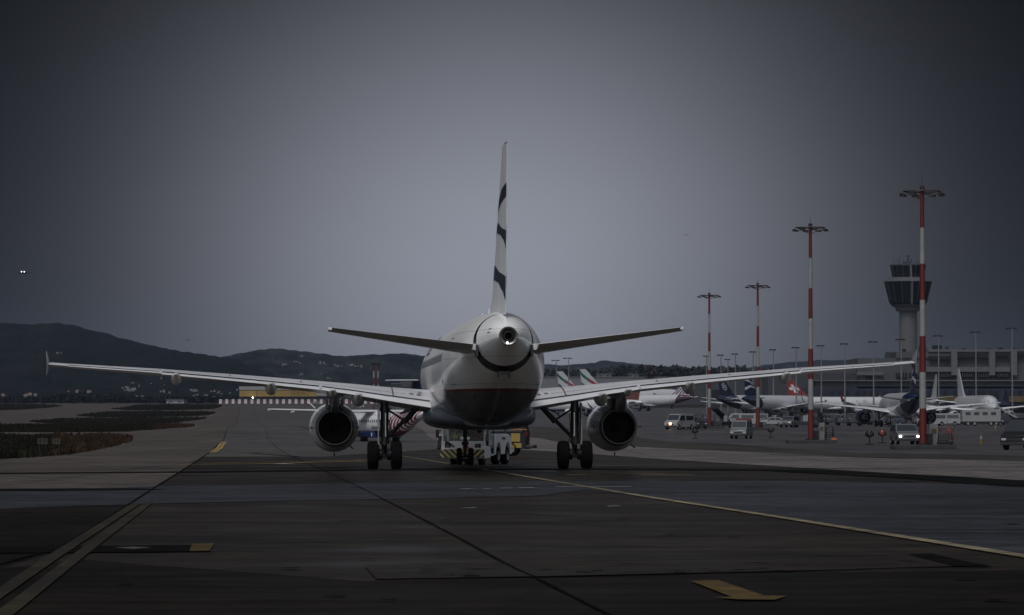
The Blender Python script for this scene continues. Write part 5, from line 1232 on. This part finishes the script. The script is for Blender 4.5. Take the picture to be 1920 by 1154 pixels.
for (x, y, wp) in spots:
    o = Vector((0, 0, H)); d = (at(x, y, 1000) - o).normalized(); best = None
    for t_ in trees_:
        h = t_.ray_cast(o, d)
        if h[0] is not None and (best is None or h[3] < best[3]): best = h
    if best is None: 
        D = 2650; P = at(x, y, D); D_ = D
    else: P = best[0]; D_ = best[3]
    w = wp / F * D_; hh = w * rh.uniform(.45, .8)
    r = thing('house', P - Vector((0, 4, hh * .3)), 'small pale house ' + where(x, y), 'house', rh.uniform(-.5, .5), 'small pale houses ' + where(x, y))
    MB().box((0, 0, hh * .4), (w, w * .8, hh * 1.2)).build('wall', M_hw, r)
    MB().loft([[Vector((xx, -w * .46, hh)), Vector((xx, w * .46, hh)), Vector((xx, 0, hh * 1.35))] for xx in (-w * .54, w * .54)]).build('roof', M_hr if rh.random() < .5 else M_hw, r)
boxb('warehouse', 312, 345, 751, 757, 1990, 20, mat('warehouse_grey', (.20, .21, .23), .7), 'pale grey warehouse at the left of the striped barrier')

# ------------------------------------------------------------ small things on the apron
def extinguisher(x, D, label, col):
    r = thing('fire_extinguisher', on(x, D), label, 'fire extinguisher', group='wheeled extinguishers on the apron')
    MB().box((0, 0, .06), (.62, .5, .12)).cyl((0, 0, .1), (0, 0, .75), .05, n=8).build('stand', M_dm, r)
    MB().rev([(.62, .05), (.66, .20), (.80, .31), (.98, .31), (1.14, .2), (1.17, .05)], (0, 0, 0), 'Z', 16).build('bottle', col, r)
    MB().tube([(0, -.28, 1.1), (.2, -.34, .9), (-.05, -.32, .72)], .03, 6).build('hose', MATS['black_plastic'], r)
    MB().cyl((-.34, 0, .85), (-.28, 0, .85), .15, n=12).cyl((.28, 0, .85), (.34, 0, .85), .15, n=12).build('wheel', RUB, r)
extinguisher(1630, 305, 'dark wheeled extinguisher left of the off-roader with lit headlights', M_dm)
extinguisher(1654, 325, 'red topped wheeled extinguisher nearest the off-roader with lit headlights', V_r)
extinguisher(1303, 430, 'wheeled extinguisher alone left of the white and blue apron car', M_dm)
extinguisher(1445, 440, 'wheeled extinguisher right of the third mast', M_dm)
def cone(x, D, label, h=.75):
    r = thing('traffic_cone', on(x, D), label, 'cone', group='orange cones')
    MB().box((0, 0, .025), (.42, .42, .05)).build('base', MATS['black_plastic'], r, bevel=.01)
    MB().rev([(.05, .16), (h * .45, .11), (h, .03), (h, .001)], (0, 0, 0), 'Z', 18).build('cone_body', mat('cone_orange', (.12, .07, .015), .6), r)
    MB().rev([(h * .5, .108), (h * .72, .074)], (0, 0, 0), 'Z', 18).build('reflective_band', V_w, r)
cone(1839, 310, 'orange cone right of the equipment by the tallest mast', .95); cone(1866, 500, 'small orange cone farther back near the white airliner')
def cabinet(x, D, w, h, label):
    r = thing('power_cabinet', on(x, D), label, 'cabinet', group='white cabinets beside the masts')
    MB().box((0, 0, h / 2 + .1), (w, .5, h)).build('case', mat('cabinet_paint', (.16, .165, .165), .5, var=.1), r, bevel=.03)
    MB().box((0, 0, .05), (w + .1, .6, .1)).build('plinth', M_bl, r); MB().box((0, -.26, h * .75), (w * .6, .03, h * .2)).build('panel', M_ty, r)
cabinet(1750, 258, .55, 1.65, 'white cabinet right of the tallest mast'); cabinet(1540, 327, .45, 1.7, 'white cabinet right of the second tallest mast')
def steps(x, D, w, h, label, col, n=5):
    r = thing('maintenance_steps', on(x, D), label, 'steps', group='maintenance steps beside the masts')
    f = MB()
    for sx in (-1, 1):
        for sy in (-1, 1): f.cyl((sx * w / 2, sy * .5, .2), (sx * w / 2, sy * .5, h), .03, n=6)
        f.cyl((sx * w / 2, -.5, .3), (sx * w / 2, .5, h * .7), .025, n=6)
    f.cyl((-w / 2, -.5, h), (w / 2, -.5, h), .03, n=6).cyl((-w / 2, .5, h), (w / 2, .5, h), .03, n=6)
    f.build('frame', col, r)
    for k in range(n): MB().box((0, -.5 + k / n, .35 + (h - .7) * k / n), (w, .26, .04)).build('tread', GM, r)
    for sx in (-1, 1):
        for sy in (-1, 1): MB().cyl((sx * w / 2 - .04, sy * .5, .12), (sx * w / 2 + .04, sy * .5, .12), .12, n=12).build('wheel', RUB, r)
steps(1555, 330, .62, 1.45, 'grey step frame beside the cabinet at the second tallest mast', GM)
steps(1774, 259, .85, 1.50, 'red topped step frame beside the tallest mast', V_r)
r = thing('equipment_trolley', on(1771, 256), 'dark trolley loaded with gear right of the tallest mast', 'trolley')
MB().box((0, 0, .45), (1.0, .8, .18)).build('deck', M_dm, r, bevel=.02); MB().box((-.1, 0, .85), (.75, .6, .55), taper=(.9, .9)).build('gear_box', MATS['black_plastic'], r, bevel=.04); MB().box((.3, 0, 1.22), (.35, .4, .3)).build('red_case', V_r, r, bevel=.03)
for sx in (-.38, .38): MB().cyl((sx - .05, -.3, .16), (sx + .05, -.3, .16), .16, n=14).build('wheel', RUB, r); MB().cyl((sx - .02, .0, .16), (sx + .02, .0, .36), .05, n=8).build('axle_mount', M_dm, r)
r = thing('chock_box', on(1563, 324), 'small orange box on the ground right of the second tallest mast', 'box')
MB().box((0, 0, .3), (.5, .4, .5), taper=(.85, .9)).build('case', W_('orange_box', (0,)*3), r, bevel=.03); MB().box((0, 0, .57), (.5, .42, .05)).build('lid', MATS['black_plastic'], r)

# apron bus in front of the all white airliner
r = thing('apron_bus', on(1838, 640), 'white apron bus with small dark windows in front of the white airliner', 'bus', R(2))
b = MB().box((0, 0, 1.75), (6.6, 2.5, 2.1)).build('body', V_w, r, bevel=.08)
for k in range(4): MB().box((-2.3 + k * 1.45, -1.26, 2.1), (.85, .03, .5)).build('window', G_, b)
for x in (-2.3, -1.2, 1.6, 2.5): wheel2((x, -1.1, .42), .42, .26, r, 'Y')
MB().box((0, 0, .55), (6.2, 2.2, .4)).build('chassis', BLK, r)
# passenger stairs at the right
r = thing('boarding_stairs', on(1893, 640), 'white boarding stairs sloping down right of the white airliner', 'stairs')
f = MB(); f.loft([[Vector((x, yy, z)) for x, z in ((-2.1, 3.1), (2.2, .6), (2.2, .95), (-2.1, 3.45))] for yy in (-.7, -.62)]); f.loft([[Vector((x, yy, z)) for x, z in ((-2.1, 3.1), (2.2, .6), (2.2, .95), (-2.1, 3.45))] for yy in (.62, .7)])
f.build('side_rail', V_w, r)
for k in range(12): MB().box((-2.0 + k * .36, 0, 3.15 - k * .21), (.34, 1.2, .05)).build('tread', GM, r)
MB().box((-.2, 0, .6), (4.2, 1.3, .3)).cyl((-1.6, 0, .6), (-1.6, 0, 3.1), .08, n=8).build('chassis', M_dm, r)
for x in (-1.7, 1.4): wheel2((x, -.6, .34), .34, .2, r, 'Y')
# belt loader and carts among the parked airliners
def loader(x, D, rz, label):
    r = thing('belt_loader', on(x, D), label, 'belt loader', rz, 'belt loaders under the parked airliners')
    MB().box((0, 0, .65), (1.8, 5.0, .6)).build('chassis', BLK, r, bevel=.05)
    MB().loft([[Vector((xx, y, z)) for y, z in ((-3, .95), (3.4, 2.7), (3.4, 2.95), (-3, 1.2))] for xx in (-.45, .45)]).build('belt', M_dm, r)
    MB().box((-.55, -.6, 1.35), (.6, 1.0, .9)).build('cab', V_w, r, bevel=.05)
    for y in (-1.6, 1.6):
        for s in (-1, 1): wheel2((s * .85, y, .36), .36, .22, r)
loader(1507, 560, R(70), 'black belt loader left of the second tallest mast'); loader(1455, 700, R(20), 'belt loader beyond the cars between the masts'); loader(1352, 540, R(160), 'dark belt loader right of the shortest red mast')
def cart(x, D, rz, label, col):
    r = thing('baggage_cart', on(x, D), label, 'baggage cart', rz, 'baggage carts on the apron')
    MB().box((0, 0, .5), (1.5, 2.8, .14)).build('deck', M_dm, r)
    MB().box((0, 0, 1.95), (1.5, 2.8, .06)).build('canopy', col, r)
    f = MB()
    for sx in (-1, 1):
        for sy in (-1, 0, 1): f.cyl((sx * .7, sy * 1.3, .55), (sx * .7, sy * 1.3, 1.93), .03, n=6)
    f.build('frame', GM, r)
    MB().box((.05, .3, .95), (1.0, 1.6, .7)).build('load', W_('luggage', (.05, .05, .07)), r, bevel=.08)
    for sx in (-1, 1):
        for sy in (-1, 1): MB().cyl((sx * .62, sy * .95, .24), (sx * .75, sy * .95, .24), .24, n=14).build('wheel', RUB, r)
places = ['beneath the engine of the blue tailed airliner', 'left of the blue tailed airliner', 'under the red tailed airliner', 'behind the second tallest mast', 'right of the striped tail', 'near the wheels of the blue tailed airliner', 'under the wing of the hidden white airliner', 'left of the apron bus', 'right under the dark tails']
for k, (x, D) in enumerate([(1582, 660), (1560, 700), (1530, 760), (1512, 690), (1328, 760), (1640, 690), (1722, 700), (1790, 720), (1432, 760)]):
    cart(x, D, R(80 + 13 * (k % 3)), 'small baggage cart ' + places[k], (V_w, V_s, V_b)[k % 3])

# more carts, containers and vehicles packed among the parked airliners
spots2 = [(1422, 720, 'car', 'between the dark tails and the third mast'), (1464, 800, 'cart', 'below the white fuselage left of the red tail'), (1497, 780, 'cart', 'just below the red tail'), (1545, 820, 'car', 'under the red tailed airliner right of the second tallest mast'),
          (1575, 860, 'cart', 'left of the blue engine'), (1602, 640, 'cart', 'just right of the blue engine'), (1622, 720, 'car', 'between the engine and wheels of the blue tailed airliner'), (1655, 660, 'cart', 'right of the wheels of the blue tailed airliner'),
          (1676, 700, 'car', 'under the blue tail'), (1758, 760, 'cart', 'between the white vans and the mast'), (1808, 700, 'cart', 'at the left end of the apron bus'), (1878, 690, 'car', 'right of the apron bus'), (1905, 720, 'cart', 'beyond the boarding stairs'), (1318, 700, 'cart', 'left of the shortest red mast'), (1362, 760, 'car', 'right of the shortest red mast')]
for k, (x, D, knd, pl) in enumerate(spots2):
    if knd == 'cart': cart(x, D, R(60 + 37 * (k % 4)), 'small baggage cart ' + pl, (V_s, V_b, V_d)[k % 3])
    else: vehicle('service_car', on(x, D), R(70 + 40 * (k % 4)), 'small dark vehicle ' + pl, 'car', VAN if k % 2 else SUV, 1.9, (1.6, -1.4), (V_d, V_s, V_b)[k % 3], VANg if k % 2 else SUVg, [((1.45,1.98),(2.0,1.28)) if k % 2 else ((.5,1.62),(1.1,1.15))], group=GRP)
# birds
for k, (x, y, D) in enumerate([(352, 638, 260), (1286, 441, 300)]):
    r = thing('bird', at(x, y, D), ['dark bird gliding above the left hills', 'faint bird high in the sky right of the fin'][k], 'bird')
    MB().ball((0, 0, 0), .05, 10, (1, 2.6, 1)).build('body', BLK, r); MB().ball((0, .14, .02), .032, 8).build('head', BLK, r)
    for s in (-1, 1): MB().loft([[Vector((s * x_, y_ + c, z_)) for c, z_ in ((0, z), (-.10, z + .005), (-.05, z + .012))] for x_, y_, z in ((.03, .05, .01), (.15, .07, .06), (.30, .0, .03))]).build('wing', BLK, r)

# ------------------------------------------------------------ haze
hz = bpy.data.materials.new('haze_air'); hz.use_nodes = True; t = hz.node_tree; t.nodes.remove(t.nodes['Principled BSDF'])
v = t.nodes.new('ShaderNodeVolumePrincipled'); v.inputs['Color'].default_value = (.58, .72, 1.0, 1); v.inputs['Density'].default_value = .00003; v.inputs['Anisotropy'].default_value = .2
t.links.new(v.outputs[0], t.nodes['Material Output'].inputs['Volume'])
b = MB().box((0, 4300, 240), (22000, 8980, 490)); b.v = [(x, y, -2 if z < 100 else 180) for x, y, z in b.v]
tag(b.build('haze', hz, angle=0), kind='stuff')
